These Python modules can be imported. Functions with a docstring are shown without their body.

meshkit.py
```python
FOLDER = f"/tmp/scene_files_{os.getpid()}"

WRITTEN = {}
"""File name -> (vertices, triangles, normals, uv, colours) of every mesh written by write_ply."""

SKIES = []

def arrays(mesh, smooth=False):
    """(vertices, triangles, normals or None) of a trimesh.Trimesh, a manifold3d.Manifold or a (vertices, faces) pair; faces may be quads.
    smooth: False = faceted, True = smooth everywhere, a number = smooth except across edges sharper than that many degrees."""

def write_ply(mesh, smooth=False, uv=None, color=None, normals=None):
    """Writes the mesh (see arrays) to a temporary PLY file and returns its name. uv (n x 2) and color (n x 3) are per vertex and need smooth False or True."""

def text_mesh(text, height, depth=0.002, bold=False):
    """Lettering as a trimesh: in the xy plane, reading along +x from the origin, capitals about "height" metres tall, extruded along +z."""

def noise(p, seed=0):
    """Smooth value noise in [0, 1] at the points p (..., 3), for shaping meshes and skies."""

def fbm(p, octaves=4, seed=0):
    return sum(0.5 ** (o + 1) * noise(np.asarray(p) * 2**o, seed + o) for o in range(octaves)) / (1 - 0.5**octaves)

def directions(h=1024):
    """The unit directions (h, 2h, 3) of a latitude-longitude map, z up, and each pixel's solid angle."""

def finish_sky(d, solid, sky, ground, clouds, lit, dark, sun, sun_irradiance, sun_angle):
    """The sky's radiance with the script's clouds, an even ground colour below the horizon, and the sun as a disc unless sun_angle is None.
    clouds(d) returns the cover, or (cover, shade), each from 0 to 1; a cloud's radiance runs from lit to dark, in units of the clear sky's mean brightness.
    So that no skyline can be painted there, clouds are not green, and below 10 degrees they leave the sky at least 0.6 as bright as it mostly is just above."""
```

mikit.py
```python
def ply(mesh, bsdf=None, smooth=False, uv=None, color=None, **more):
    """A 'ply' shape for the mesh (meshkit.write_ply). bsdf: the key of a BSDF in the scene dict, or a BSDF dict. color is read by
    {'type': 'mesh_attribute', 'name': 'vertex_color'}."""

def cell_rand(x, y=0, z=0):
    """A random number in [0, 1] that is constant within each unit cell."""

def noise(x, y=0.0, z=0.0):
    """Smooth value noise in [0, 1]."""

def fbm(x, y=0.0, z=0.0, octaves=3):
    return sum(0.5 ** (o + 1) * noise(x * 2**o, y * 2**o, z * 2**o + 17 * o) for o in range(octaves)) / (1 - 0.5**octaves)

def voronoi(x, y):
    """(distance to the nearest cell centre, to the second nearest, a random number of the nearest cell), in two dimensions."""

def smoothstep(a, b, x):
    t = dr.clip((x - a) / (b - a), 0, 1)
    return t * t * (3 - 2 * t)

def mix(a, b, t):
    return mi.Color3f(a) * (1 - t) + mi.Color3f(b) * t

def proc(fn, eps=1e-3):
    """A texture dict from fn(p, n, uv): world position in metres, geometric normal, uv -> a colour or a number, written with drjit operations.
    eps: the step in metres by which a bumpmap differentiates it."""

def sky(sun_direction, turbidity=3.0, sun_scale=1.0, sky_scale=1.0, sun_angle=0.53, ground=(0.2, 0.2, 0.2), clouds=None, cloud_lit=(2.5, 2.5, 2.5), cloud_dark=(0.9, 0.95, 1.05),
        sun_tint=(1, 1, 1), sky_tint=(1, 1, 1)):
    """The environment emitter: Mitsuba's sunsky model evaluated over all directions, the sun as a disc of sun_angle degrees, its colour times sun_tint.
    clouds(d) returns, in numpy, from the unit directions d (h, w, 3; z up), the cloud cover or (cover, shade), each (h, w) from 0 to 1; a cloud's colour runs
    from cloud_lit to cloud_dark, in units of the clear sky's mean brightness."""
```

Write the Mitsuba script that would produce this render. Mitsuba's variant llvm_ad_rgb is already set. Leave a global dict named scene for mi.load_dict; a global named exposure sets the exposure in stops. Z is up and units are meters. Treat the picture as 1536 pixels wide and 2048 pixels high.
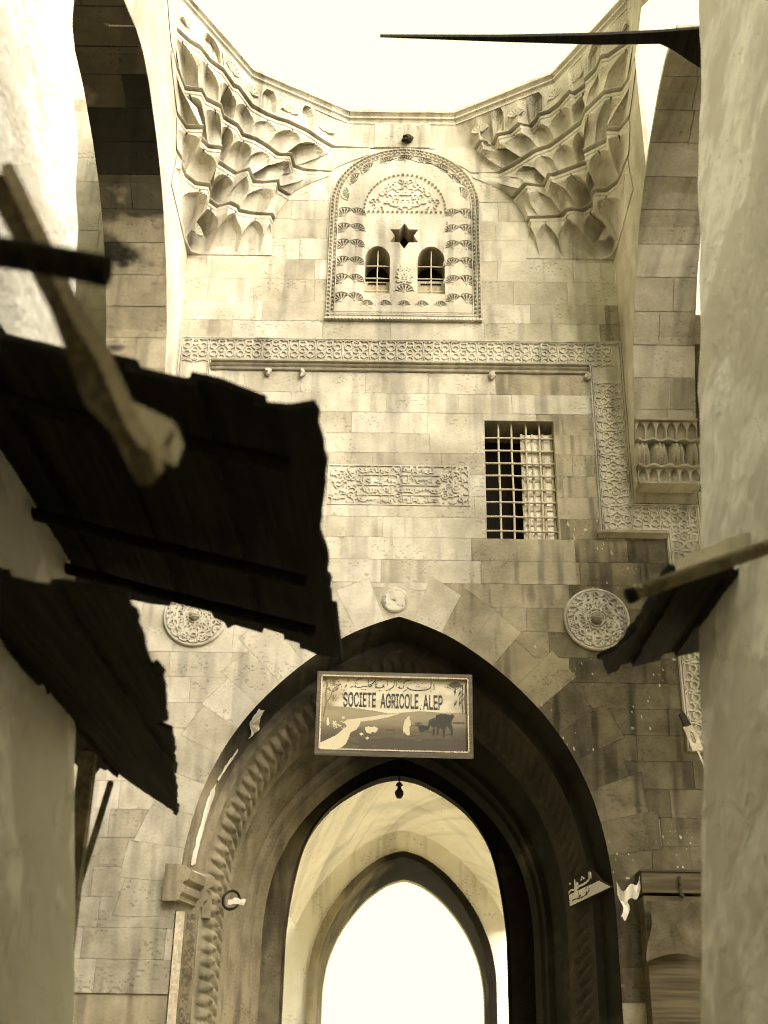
import math, random
import numpy as np
import trimesh
import shapely
from shapely.geometry import Polygon, LineString, Point, box, MultiPolygon, MultiLineString
from shapely import affinity
from shapely.ops import unary_union
from scipy.interpolate import PchipInterpolator
import mitsuba as mi
import drjit as dr
import mikit, meshkit
from mikit import proc, noise, fbm, smoothstep, mix, voronoi

T = mi.ScalarTransform4f
scene, labels = {'type': 'scene'}, {}
rng = np.random.default_rng(7)
random.seed(7)

# ------------------------------------------------------------------ camera
EYE = np.array([0.0, -14.0, 1.6])
PITCH, YAW, ROLL = np.radians([25.72512691, -0.51069928, 1.02471112])
FW = np.array([math.sin(YAW) * math.cos(PITCH), math.cos(YAW) * math.cos(PITCH), math.sin(PITCH)])
R0 = np.cross(FW, [0, 0, 1.0]); R0 /= np.linalg.norm(R0)
U0 = np.cross(R0, FW)
UP = -math.sin(ROLL) * R0 + math.cos(ROLL) * U0
scene['camera'] = {'type': 'thinlens', 'fov': 2 * math.degrees(math.atan(768 / 2400.0)), 'fov_axis': 'x',
                   'aperture_radius': 0.014, 'focus_distance': 15.2, 'near_clip': 0.05, 'far_clip': 3000.0,
                   'to_world': T().look_at(origin=EYE.tolist(), target=(EYE + FW).tolist(), up=UP.tolist())}
# ------------------------------------------------------------------ daylight: pale hazy sky, veiled sun from the upper right
scene['sky'] = mikit.sky([0.64, -0.74, 0.62], turbidity=4, sun_scale=0.95, sky_scale=1.0, sun_angle=62,
                         clouds=lambda d: 1.0, cloud_lit=(1.36, 1.32, 0.82), sun_tint=(0.88, 1.0, 1.30), ground=(0.2, 0.18, 0.13))
exposure = 3.6


# ------------------------------------------------------------------ materials
def tex(c):
    return {'type': 'rgb', 'value': [float(x) for x in c]}


def bs(name, base, rough=0.9, bump=None, bscale=1.0, spec=0.2, metallic=0.0):
    b = {'type': 'principled', 'base_color': base, 'roughness': rough, 'specular': spec, 'metallic': metallic}
    if bump is not None:
        b = {'type': 'bumpmap', 'arbitrary': bump, 'scale': 1.6 * bscale, 'bsdf': b}
    scene[name] = {'type': 'twosided', 'bsdf': b}


def stone_fn(lo, hi, seed, soot=0.0, streak=0.25, sc=1.0, painted_shade=0.0, fleck=0.0):
    def f(p, n, uv):
        big = fbm(p.x * 1.1 * sc + seed, p.y * 1.1 + seed * .3, p.z * 1.1 * sc, 3)
        mid = fbm(p.x * 5.3 * sc + seed * 2, p.y * 5.3, p.z * 4.1 * sc, 3)
        fine = fbm(p.x * 43 + seed, p.y * 43, p.z * 43, 2)
        st = fbm(p.x * 9 + p.y * 2.2 + seed, 0, p.z * 0.8, 3)
        t = smoothstep(.25, .75, .45 * big + .35 * mid + .2 * fine)
        c = mix(lo, hi, t)
        c = c * (1 - streak * smoothstep(.5, .8, st))
        pit = smoothstep(.70, .84, noise(p.x * 34 + seed, p.y * 34, p.z * 34)) * smoothstep(.52, .70, noise(p.x * 3.1 + 2 * seed, p.y * 3.1, p.z * 3.1))
        c = c * (1 - .30 * pit)
        stain = smoothstep(.48, .72, fbm(p.x * .9 + 31, p.y * .9, p.z * .55, 4)) * (.6 + .4 * fbm(p.x * 14, p.y * 14, p.z * 5, 2))
        run = smoothstep(.55, .75, fbm(p.x * 4.5 + p.y * 1.1 + 11, 0, p.z * .35, 4))
        c = c * (1 - .30 * stain) * (1 - .22 * run)
        if soot > 0:
            s = fbm(p.x * 2.1 + 5, p.y * 2.3, p.z * 2.7, 4) + (.34 * smoothstep(11.6, 12.4, p.z) if soot > .5 else 0)
            c = c * (1 - .93 * soot * smoothstep(.53, .70, s))
        if fleck > 0:   # splashes of lime
            k = smoothstep(.86, .92, noise(p.x * 31 + p.z * 6, p.y * 31, p.z * 15)) * smoothstep(.5, .66, noise(p.x * 3.3 + 9, p.y * 3, p.z * 2.1))
            c = mix(c, (.48, .43, .33), k * fleck)
        if painted_shade > 0:   # shade painted into the crown and the right side of the gate vault
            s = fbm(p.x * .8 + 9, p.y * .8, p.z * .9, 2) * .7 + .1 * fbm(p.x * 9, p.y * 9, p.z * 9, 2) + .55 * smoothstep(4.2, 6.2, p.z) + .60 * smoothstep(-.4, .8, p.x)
            c = c * (1 - .93 * painted_shade * smoothstep(.42, .90, s))
        return c
    return proc(f)


def rough_bump(seed):
    def f(p, n, uv):
        return fbm(p.x * 30 + seed, p.y * 30, p.z * 30, 3) * .6 + fbm(p.x * 7 + seed, p.y * 7, p.z * 7, 2)
    return proc(f, eps=2e-3)


BUMP = rough_bump(3.0)
STONE = ['stone_1', 'stone_2', 'stone_3', 'stone_4', 'stone_5']
for i, (lo, hi) in enumerate([((0.33, 0.298, 0.216), (0.5, 0.463, 0.361)), ((0.36, 0.328, 0.244), (0.53, 0.493, 0.392)), ((0.31, 0.279, 0.201), (0.47, 0.432, 0.332)),
                              ((0.38, 0.348, 0.265), (0.55, 0.513, 0.413)), ((0.24, 0.213, 0.147), (0.42, 0.382, 0.285))]):
    bs(STONE[i], stone_fn(lo, hi, 3.7 * i + 1), .95, BUMP, .006)
bs('stone_carved', stone_fn((0.36, 0.328, 0.248), (0.55, 0.513, 0.413), 2.2, streak=.35), .95, BUMP, .004)


def plaster_fn(p, n, uv):
    a = fbm(p.x * 1.4 + 3, p.y * 1.7, p.z * 1.7, 4)
    b = fbm(p.x * 9, p.y * 9, p.z * 9, 3)
    d1, d2, w = voronoi(p.y * 1.1 + .5 * a, p.z * 1.3 + .4 * b)
    crack = 1 - smoothstep(.004, .02, d2 - d1)
    fallen = smoothstep(.56, .60, fbm(p.x + 7, p.y * .9, p.z * 1.0, 4) + .05 * b)
    c = mix((.50, .485, .43), (.76, .745, .69), smoothstep(.3, .7, .6 * a + .4 * b))
    c = c * (1 - .35 * crack * smoothstep(.4, .6, a))
    return mix(c, (.47, .44, .37), fallen * (.5 + .4 * b))


bs('lane_plaster', proc(plaster_fn), .95, BUMP, .02)
bs('stone_pale', stone_fn((.60, .555, .43), (.74, .69, .56), 2.9, streak=.3), .95, BUMP, .004)
bs('stone_plain', stone_fn((0.33, 0.298, 0.22), (0.5, 0.463, 0.368), 8.2), .95)
bs('mortar', stone_fn((0.27, 0.235, 0.155), (0.42, 0.37, 0.26), 5.5), .95)
SOOT = ['stone_sooty', 'stone_sooty_2', 'stone_sooty_3']
bs(SOOT[0], stone_fn((0.30, 0.256, 0.165), (0.48, 0.425, 0.30), 1.2, soot=1.0), .95, BUMP, .006)
bs(SOOT[1], stone_fn((0.34, 0.294, 0.20), (0.50, 0.445, 0.32), 6.2, soot=1.0), .95, BUMP, .006)
bs(SOOT[2], stone_fn((0.26, 0.223, 0.138), (0.45, 0.398, 0.276), 11.2, soot=.8), .95, BUMP, .006)
GRIME_SHADE = ['stone_grime_shade', 'stone_grime_shade_2', 'stone_grime_shade_3']
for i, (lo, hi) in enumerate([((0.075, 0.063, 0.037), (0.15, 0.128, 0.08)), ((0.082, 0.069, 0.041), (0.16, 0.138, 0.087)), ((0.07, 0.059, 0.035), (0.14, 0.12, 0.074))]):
    bs(GRIME_SHADE[i], stone_fn(lo, hi, 4.1 * i + 2, soot=.25, streak=.5, fleck=.8), .95, BUMP, .008)
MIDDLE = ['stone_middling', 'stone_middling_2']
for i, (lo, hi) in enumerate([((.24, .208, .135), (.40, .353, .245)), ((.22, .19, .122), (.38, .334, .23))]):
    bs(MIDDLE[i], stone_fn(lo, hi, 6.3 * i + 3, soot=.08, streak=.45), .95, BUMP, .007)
DINGY_SHADE = ['stone_dingy_shade', 'stone_dingy_shade_2', 'stone_dingy_shade_3']
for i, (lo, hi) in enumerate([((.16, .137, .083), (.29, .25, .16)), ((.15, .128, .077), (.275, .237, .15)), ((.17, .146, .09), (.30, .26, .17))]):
    bs(DINGY_SHADE[i], stone_fn(lo, hi, 2.3 * i + 4, soot=.12, streak=.45, fleck=.8), .95, BUMP, .008)
bs('vault_plaster', stone_fn((0.76, 0.72, 0.61), (0.86, 0.83, 0.73), 9.1, streak=.15), .95)
bs('gate_stone', stone_fn((0.18, 0.154, 0.095), (0.36, 0.312, 0.205), 3.3, streak=.4, painted_shade=1.0), .95, BUMP, .006)
bs('gate_carving', stone_fn((0.22, 0.19, 0.12), (0.40, 0.35, 0.235), 4.9, streak=.3, painted_shade=.9), .95)
bs('passage_dark', tex((0.035, 0.0298, 0.019)), .95)


def wood_fn(lo, hi, ax='y', seed=0.):
    def f(p, n, uv):
        a, b, l = {'y': (p.x, p.z, p.y), 'x': (p.y, p.z, p.x), 'z': (p.x, p.y, p.z)}[ax]
        g = fbm(a * 42 + seed, b * 42, l * 1.6, 3)
        k = fbm(a * 6, b * 6 + seed, l * .9, 2)
        return mix(lo, hi, smoothstep(.3, .75, .65 * g + .35 * k))
    return proc(f)


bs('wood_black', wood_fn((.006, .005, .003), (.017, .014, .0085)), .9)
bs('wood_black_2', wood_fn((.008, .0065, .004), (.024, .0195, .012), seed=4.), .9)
bs('wood_grey', wood_fn((.10, .083, .05), (.25, .212, .138), seed=9.), .85)
bs('wood_pale', wood_fn((.45, .39, .27), (.66, .59, .44), seed=2.), .8)
bs('wood_frame', wood_fn((.055, .044, .024), (.12, .098, .058), 'x'), .5, spec=.4)
bs('wood_brown', wood_fn((.05, .04, .022), (.13, .107, .062), 'x'), .85)
bs('wood_shutter', wood_fn((.30, .255, .165), (.50, .44, .31), 'z'), .8)
bs('iron_pale', tex((.42, .37, .26)), .6)
bs('iron_dark', tex((.03, .025, .016)), .6)
bs('paper', stone_fn((.68, .63, .50), (.84, .80, .68), 3.1, streak=.1), .9)
bs('void_black', tex((.012, .010, .006)), .95)
bs('canvas', stone_fn((.07, .058, .034), (.15, .127, .078), 7.7, streak=.5), .9)
bs('paving', stone_fn((.34, .30, .215), (.48, .435, .33), 5.0), .95)
bs('court_paving', stone_fn((.62, .575, .46), (.74, .69, .57), 5.9), .95)

# ------------------------------------------------------------------ helpers
_used = {}


def num(key):
    k = _used.get(key, 0)
    _used[key] = k + 1
    return key if k == 0 else f'{key}_{k:03d}'


def add(key, mesh, m, smooth=False):
    if not (key in labels and key not in scene):
        key = num(key)
    scene[key] = mikit.ply(mesh, m, smooth)
    return key


def thing(name, label, cat, group=None):
    key = num(name)
    labels[key] = {'label': label, 'category': cat}
    if group:
        labels[key]['group'] = group
    return key


def polys(g):
    if g.is_empty:
        return []
    if g.geom_type == 'Polygon':
        return [g]
    return [q for q in getattr(g, 'geoms', []) if q.geom_type == 'Polygon']


def cat(ms):
    return trimesh.util.concatenate([m for m in ms if m is not None and len(m.faces)])


def ext(g, yf, yb, simp=0.0):
    """Polygon drawn in (x, z), given thickness from y = yf (street side) to y = yb."""
    out = []
    for q in polys(g):
        if simp:
            q = q.simplify(simp)
        if q.area < 1e-5:
            continue
        m = trimesh.creation.extrude_polygon(q, yb - yf, engine='earcut')
        v = m.vertices
        m.vertices = np.stack([v[:, 0], yb - v[:, 2], v[:, 1]], 1)
        out.append(m)
    return cat(out) if out else None


def flat(g, thick, frame):
    """Polygon drawn in (u, v) of a frame (origin, u, v, n), raised by thick along n."""
    o, u, v, n = [np.asarray(a, float) for a in frame]
    out = []
    for q in polys(g):
        if q.area < 1e-7:
            continue
        m = trimesh.creation.extrude_polygon(q, thick, engine='earcut')
        w = m.vertices
        m.vertices = o + w[:, :1] * u + w[:, 1:2] * v + w[:, 2:] * n
        out.append(m)
    return cat(out) if out else None


def bx(x0, x1, y0, y1, z0, z1):
    m = trimesh.creation.box((x1 - x0, y1 - y0, z1 - z0))
    m.apply_translation(((x0 + x1) / 2, (y0 + y1) / 2, (z0 + z1) / 2))
    return m


def grid(P, closed=False):
    """Surface through an (n, m, 3) array of points."""
    P = np.asarray(P, float)
    n, m = P.shape[:2]
    i, j = np.meshgrid(np.arange(n - 1), np.arange(m if closed else m - 1), indexing='ij')
    j2 = (j + 1) % m
    q = np.stack([i * m + j, (i + 1) * m + j, (i + 1) * m + j2, i * m + j2], -1).reshape(-1, 4)
    return trimesh.Trimesh(P.reshape(-1, 3), np.vstack([q[:, [0, 1, 2]], q[:, [0, 2, 3]]]), process=False)


def tube(pts, r, sides=8, caps=True):
    p = np.asarray(pts, float)
    t = np.gradient(p, axis=0)
    t /= np.linalg.norm(t, axis=1, keepdims=True) + 1e-12
    ref = np.array([0, 0, 1.0]) if abs(t[:, 2]).mean() < .8 else np.array([1.0, 0, 0])
    a = np.cross(t, ref); a /= np.linalg.norm(a, axis=1, keepdims=True) + 1e-12
    b = np.cross(t, a)
    ang = np.arange(sides) * 2 * np.pi / sides
    rr = np.broadcast_to(r, (len(p),))[:, None, None]
    v = p[:, None] + rr * (np.cos(ang)[None, :, None] * a[:, None] + np.sin(ang)[None, :, None] * b[:, None])
    m = grid(v, True)
    if caps:
        n = len(m.vertices)
        vs = np.vstack([m.vertices, p[0], p[-1]])
        k = np.arange(sides)
        l = (len(p) - 1) * sides
        f = np.vstack([m.faces, np.stack([k * 0 + n, k, (k + 1) % sides], 1), np.stack([k * 0 + n + 1, l + (k + 1) % sides, l + k], 1)])
        m = trimesh.Trimesh(vs, f, process=False)
    return m


def ball(c, r, s=(1, 1, 1), sub=2):
    m = trimesh.creation.icosphere(sub, r)
    m.vertices = m.vertices * np.asarray(s) + np.asarray(c)
    return m


def jag(pts, amp, step=.06, seed=1, closed=True):
    """Polygon outline with a frayed edge."""
    r = np.random.default_rng(seed)
    p = np.asarray(pts, float)
    out = []
    for a, b in zip(p, np.roll(p, -1, 0) if closed else p[1:]):
        k = max(1, int(np.linalg.norm(b - a) / step))
        for s in range(k):
            out.append(a + (b - a) * s / k + (r.normal(0, amp, len(a)) if s else 0))
    return np.array(out)


CX = 0.085   # axis of the gate and of the bay

# gate arch: half width against height (vertical below the springing)
_A = np.array([(0, 6.906), (.12, 6.87), (.555, 6.69), (1.04, 6.372), (1.51, 5.95), (1.85, 5.543), (2.12, 5.077), (2.316, 4.55), (2.42, 4.014), (2.455, 3.576), (2.46, 3.3)])
_A_u, _A_v = _A[:, 0] / 2.46, (_A[:, 1] - 3.3) / (6.906 - 3.3)
_sp = PchipInterpolator(np.linspace(0, 1, len(_A)), np.stack([_A_u, _A_v], 1))


def arch(cx, hw, apex, spring, z0, n=28):
    """Pointed arch outline from foot to foot, left to right, as (x, z)."""
    q = _sp(np.linspace(0, 1, n))
    right = np.stack([q[:, 0] * hw, spring + q[:, 1] * (apex - spring)], 1)
    right = np.vstack([right, [[hw, z0]]])
    left = right[::-1] * [-1, 1]
    o = np.vstack([left[:-1], right])
    o[:, 0] += cx
    return o


def arch_poly(*a, **k):
    return Polygon(arch(*a, **k))


# ------------------------------------------------------------------ the setting
def struct(name, mesh, m, label=None):
    k = add(name, mesh, m)
    labels[k] = {'label': label or name.replace('_', ' '), 'category': name.split('_')[-1], 'kind': 'structure'}
    return k


struct('street', bx(-60, 60, -60, 14.5, -.3, 0), 'paving', 'stone paved souk street in front of the gate')
struct('courtyard_ground', bx(-60, 60, 14.5, 90, -.3, 0), 'court_paving', 'pale sunlit courtyard ground behind the gate')
struct('passage_bounce_floor', bx(-9, 9.5, 3.4, 14.4, 0, .012), 'court_paving', 'pale unseen floor of the passage and side yards, added to bounce light')  # unseen pale floor added to bounce light up into the hall
# the land around, out to the horizon
g_ = trimesh.creation.annulus(59, 1500, .2, sections=48); g_.apply_translation((0, 0, -.5))
struct('ground', g_, 'paving', 'dusty ground around the souk')

# ------------------------------------------------------------------ the gatehouse front
GH = thing('khan_gatehouse', 'tall pale ashlar gate front with a wide pointed arch, carved panels and honeycomb corner vaults', 'gatehouse')
WALL = GH + '__wall'
gate = arch_poly(CX, 2.46, 6.906, 3.3, -1)
win = box(1.203, 7.988, 2.129, 9.733)
FR = 0.06


def mir(g):
    return affinity.scale(g, -1, 1, origin=(FR, 0))


# the carved frieze: one stepped band over and down both sides
fr_r = unary_union([box(FR, 10.59, 3.125, 11.02), box(2.65, 8.09, 3.125, 10.60), box(2.65, 8.09, 3.96, 8.515), box(3.50, 3.9, 3.96, 8.10)])
frieze = unary_union([fr_r.difference(box(3, 0, 5, 5.25)), mir(fr_r).difference(box(-5, 0, -3, 5.9))])
string_box = box(-2.53, 10.47, 2.64, 10.59)
inscr = box(-.875, 8.445, .99, 9.03)


def panel_arch(x0, x1, z0, zs, za, n=30):
    c, h = (x0 + x1) / 2, (x1 - x0) / 2
    t = np.linspace(0, np.pi, n)
    return Polygon([(x1, z0)] + [(c + h * math.cos(a), zs + (za - zs) * math.sin(a) ** .92) for a in t] + [(x0, z0)])


panel = panel_arch(-.993, 1.2, 11.307, 13.33, 14.43)


def lancet(x0, x1, z0, zs, za):
    c, h = (x0 + x1) / 2, (x1 - x0) / 2
    pts = [(x0, z0), (x0, zs)]
    for k in range(1, 8):
        pts.append((x0 + h * (k / 8) ** 1.5, zs + (za - zs) * math.sin(k / 8 * math.pi / 2) ** .9))
    r = [(2 * c - x, z) for x, z in pts[::-1]]
    return Polygon(pts + [(c, za)] + r)


lw1 = lancet(-.463, -.102, 11.775, 12.39, 12.607)
lw2 = lancet(.293, .686, 11.773, 12.38, 12.61)
_c, _r = (.098, 12.80), .235
star = unary_union([Polygon([(_c[0] + .235 * math.sin(a + s) * 1.02, _c[1] + .235 * math.cos(a + s)) for a in (0, 2 * math.pi / 3, 4 * math.pi / 3)]) for s in (0, math.pi)])

front = unary_union([box(-3.03, -.2, 3.125, 15.15), box(-3.96, -.2, 3.96, 8.55)]).difference(gate)
backing = front.difference(unary_union([win, lw1, lw2, star]))
add(WALL, ext(backing, .016, .62), 'mortar')

# voussoirs round the gate arch, unequal in length
oa = arch(CX, 2.46, 6.906, 3.3, 2.0, 80)
oa = oa[oa[:, 1] > 3.25]
seg = np.r_[0, np.cumsum(np.linalg.norm(np.diff(oa, axis=0), axis=1))]


def along(s):
    p = np.array([np.interp(s, seg, oa[:, k]) for k in (0, 1)])
    d = np.array([np.interp(s + .02, seg, oa[:, k]) - np.interp(s - .02, seg, oa[:, k]) for k in (0, 1)])
    d /= np.linalg.norm(d)
    return p, np.array([-d[1], d[0]])


NV = 25
vous = []
mid_s = seg[-1] / 2
for i in range(NV):
    s0, s1 = seg[-1] * i / NV, seg[-1] * (i + 1) / NV
    L = .42 + .3 * rng.random()
    ss = np.linspace(s0, s1, 5)
    inn = [along(s)[0] for s in ss]
    (pa, na), (pb, nb) = along(s0 + 1e-4), along(s1 - 1e-4)
    if i == NV // 2:
        na = nb = np.array([0, 1.0])
        na, nb = np.array([-.35, .94]), np.array([.35, .94])
    step = .10 * rng.random()
    vous.append(Polygon(inn + [pb + nb * L, pa + na * (L + step)]).buffer(0))
vous_u = unary_union(vous)
PLAIN = ['stone_1', 'stone_2', 'stone_3', 'stone_4']


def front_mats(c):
    # blocks darken toward the lower right: grime with shade mixed into the stone colour
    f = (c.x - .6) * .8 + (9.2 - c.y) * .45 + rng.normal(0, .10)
    return PLAIN if f < .85 or c.x < .9 else (MIDDLE if f < 2.0 else (DINGY_SHADE if f < 2.65 else GRIME_SHADE))


for v in vous:
    q = v.difference(unary_union([win, frieze])).buffer(-.0013, join_style=2)
    if q.area > .01:
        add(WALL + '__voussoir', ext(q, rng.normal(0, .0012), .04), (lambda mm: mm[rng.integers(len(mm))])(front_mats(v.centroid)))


def ashlar(region, levels, key, mats, lmin, lmax, yf=0.0, jit=.0018, yb=.05, gap=.0018, zmin=-1e9):
    x0, _, x1, _ = region.bounds
    n = 0
    for z0, z1 in zip(levels[:-1], levels[1:]):
        x = x0 - rng.random() * lmin
        while x < x1:
            L = lmin + (lmax - lmin) * rng.random()
            for q in polys(box(x, z0, x + L, z1).intersection(region).buffer(-gap, join_style=2)):
                if q.area > .004:
                    m = ext(q.simplify(.004), yf + rng.normal(0, jit), yb)
                    if m is not None:
                        mm = mats(q.centroid) if callable(mats) else mats
                        add(key, m, mm[rng.integers(len(mm))]); n += 1
            x += L
    return n


LV = [2.5, 2.85, 3.18, 3.505, 3.833, 4.16, 4.483, 4.813, 5.138, 5.451, 5.766, 6.087, 6.404, 6.73, 7.045, 7.365, 7.678, 7.99, 8.278, 8.594, 8.905, 9.222,
      9.521, 9.84, 10.14, 10.47, 10.80, 11.02, 11.307, 11.63, 12.02, 12.37, 12.75, 13.1, 13.45, 13.8, 14.15, 14.47, 14.8, 15.14]
reg = front.difference(unary_union([vous_u, win, frieze, string_box, inscr, panel])).intersection(box(-4, 2.5, 4, 15.14))



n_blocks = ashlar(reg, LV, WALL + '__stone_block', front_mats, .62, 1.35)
print('blocks', n_blocks)

# --- frieze: sunk field, border fillets, strapwork of small hexagons
FB = GH + '__frieze_band'
add(FB, ext(frieze, .004, .05), 'stone_carved')
fil = unary_union([frieze.buffer(-.012, join_style=2).difference(frieze.buffer(-.03, join_style=2)), frieze.buffer(-.042, join_style=2).difference(frieze.buffer(-.052, join_style=2))])
add(FB + '__fillet', ext(fil, -.022, .01), 'stone_carved')


def hexa(x, z, r, rot=0.):
    return Polygon([(x + r * math.cos(a + rot), z + r * math.sin(a + rot)) for a in np.arange(6) * math.pi / 3])


def strapwork(cxs, czs, horizontal):
    """One knot: 2-3-2 hexagons linked by zigzag straps, centred at (x, z)."""
    shapes = []
    for cx, cz in zip(cxs, czs):
        d, r = .124, .040
        pts = [(-d / 2, .105), (d / 2, .105), (-d, 0), (0, 0), (d, 0), (-d / 2, -.105), (d / 2, -.105)]
        lines = []
        for (a, b) in pts:
            if (a, b) == (0, 0):
                shapes += [LineString([(cx + .035 * math.cos(t), cz + .035 * math.sin(t)) for t in np.arange(0, 13) * math.pi / 6]).buffer(.006)]
                continue
            p, q = (a, b) if not horizontal else (b * 1.06, a)
            h = hexa(cx + p, cz + q, r + .019, math.pi / 6).difference(hexa(cx + p, cz + q, r, 0))
            shapes.append(h)
        zig = [(-.19, .04), (-.13, .055), (-.06, .045), (0, .10), (.06, .045), (.13, .055), (.19, .04)]
        for sgn in (1, -1):
            for off in (0, .0):
                L = [((x, z * sgn) if not horizontal else (z * sgn, x)) for x, z in zig]
                shapes.append(LineString([(cx + x, cz + z) for x, z in L]).buffer(.0065, cap_style=2))
        ring = [(0, .185), (.15, .17), (.185, .075), (.14, 0), (.185, -.075), (.15, -.17), (0, -.185), (-.15, -.17), (-.185, -.075), (-.14, 0), (-.185, .075), (-.15, .17), (0, .185)]
        shapes.append(LineString([(cx + x, cz + z) if not horizontal else (cx + z, cz + x) for x, z in ring]).buffer(.0065))
        for sx in (-1, 1):
            for sz in (-1, 1):
                shapes.append(LineString([(cx + sx * .03, cz + sz * .2), (cx + sx * .10, cz + sz * .155), (cx + sx * .185, cz + sz * .185)]).buffer(.0065))
    return unary_union(shapes)


field = frieze.buffer(-.054, join_style=2)
top = strapwork(np.arange(-2.78, 3.0, .372), [10.805] * 16, True)
ver = strapwork([2.888] * 7, np.arange(8.30, 10.5, .372), False)
low = strapwork(np.arange(3.26, 4.2, .372), [8.302] * 3, True)
dwn = strapwork([3.73] * 12, np.arange(3.95, 8.1, .372), False)
right_side = unary_union([ver, low, dwn])
orn = unary_union([top, right_side, mir(right_side)]).intersection(field)
add(FB + '__strapwork', ext(orn, -.015, .01, .002), 'stone_carved')
labels[FB + '__strapwork'] = {'kind': 'stuff'}

# --- string course with its worn corbels, and the ledge at the frieze's right step
SCK = GH + '__string_course'
prof = [(0, 10.475), (.035, 10.48), (.05, 10.50), (.035, 10.515), (.075, 10.53), (.085, 10.545), (.06, 10.555), (.115, 10.57), (.12, 10.59), (.0, 10.592)]


def moulding(prof, x0, x1, jitter=.006, n=24):
    P = []
    for x in np.linspace(x0, x1, n):
        o = rng.normal(0, jitter)
        P.append([(x, -d + (o * .6 if d > .03 else 0), z + o * .4) for d, z in prof])
    m = grid(np.array(P))
    a = np.array(P[0]); b = np.array(P[-1])
    ca = trimesh.Trimesh(np.vstack([a, a.mean(0)]), [[i, i + 1, len(a)] for i in range(len(a) - 1)], process=False)
    cb = trimesh.Trimesh(np.vstack([b, b.mean(0)]), [[i + 1, i, len(b)] for i in range(len(b) - 1)], process=False)
    return cat([m, ca, cb])


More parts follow.
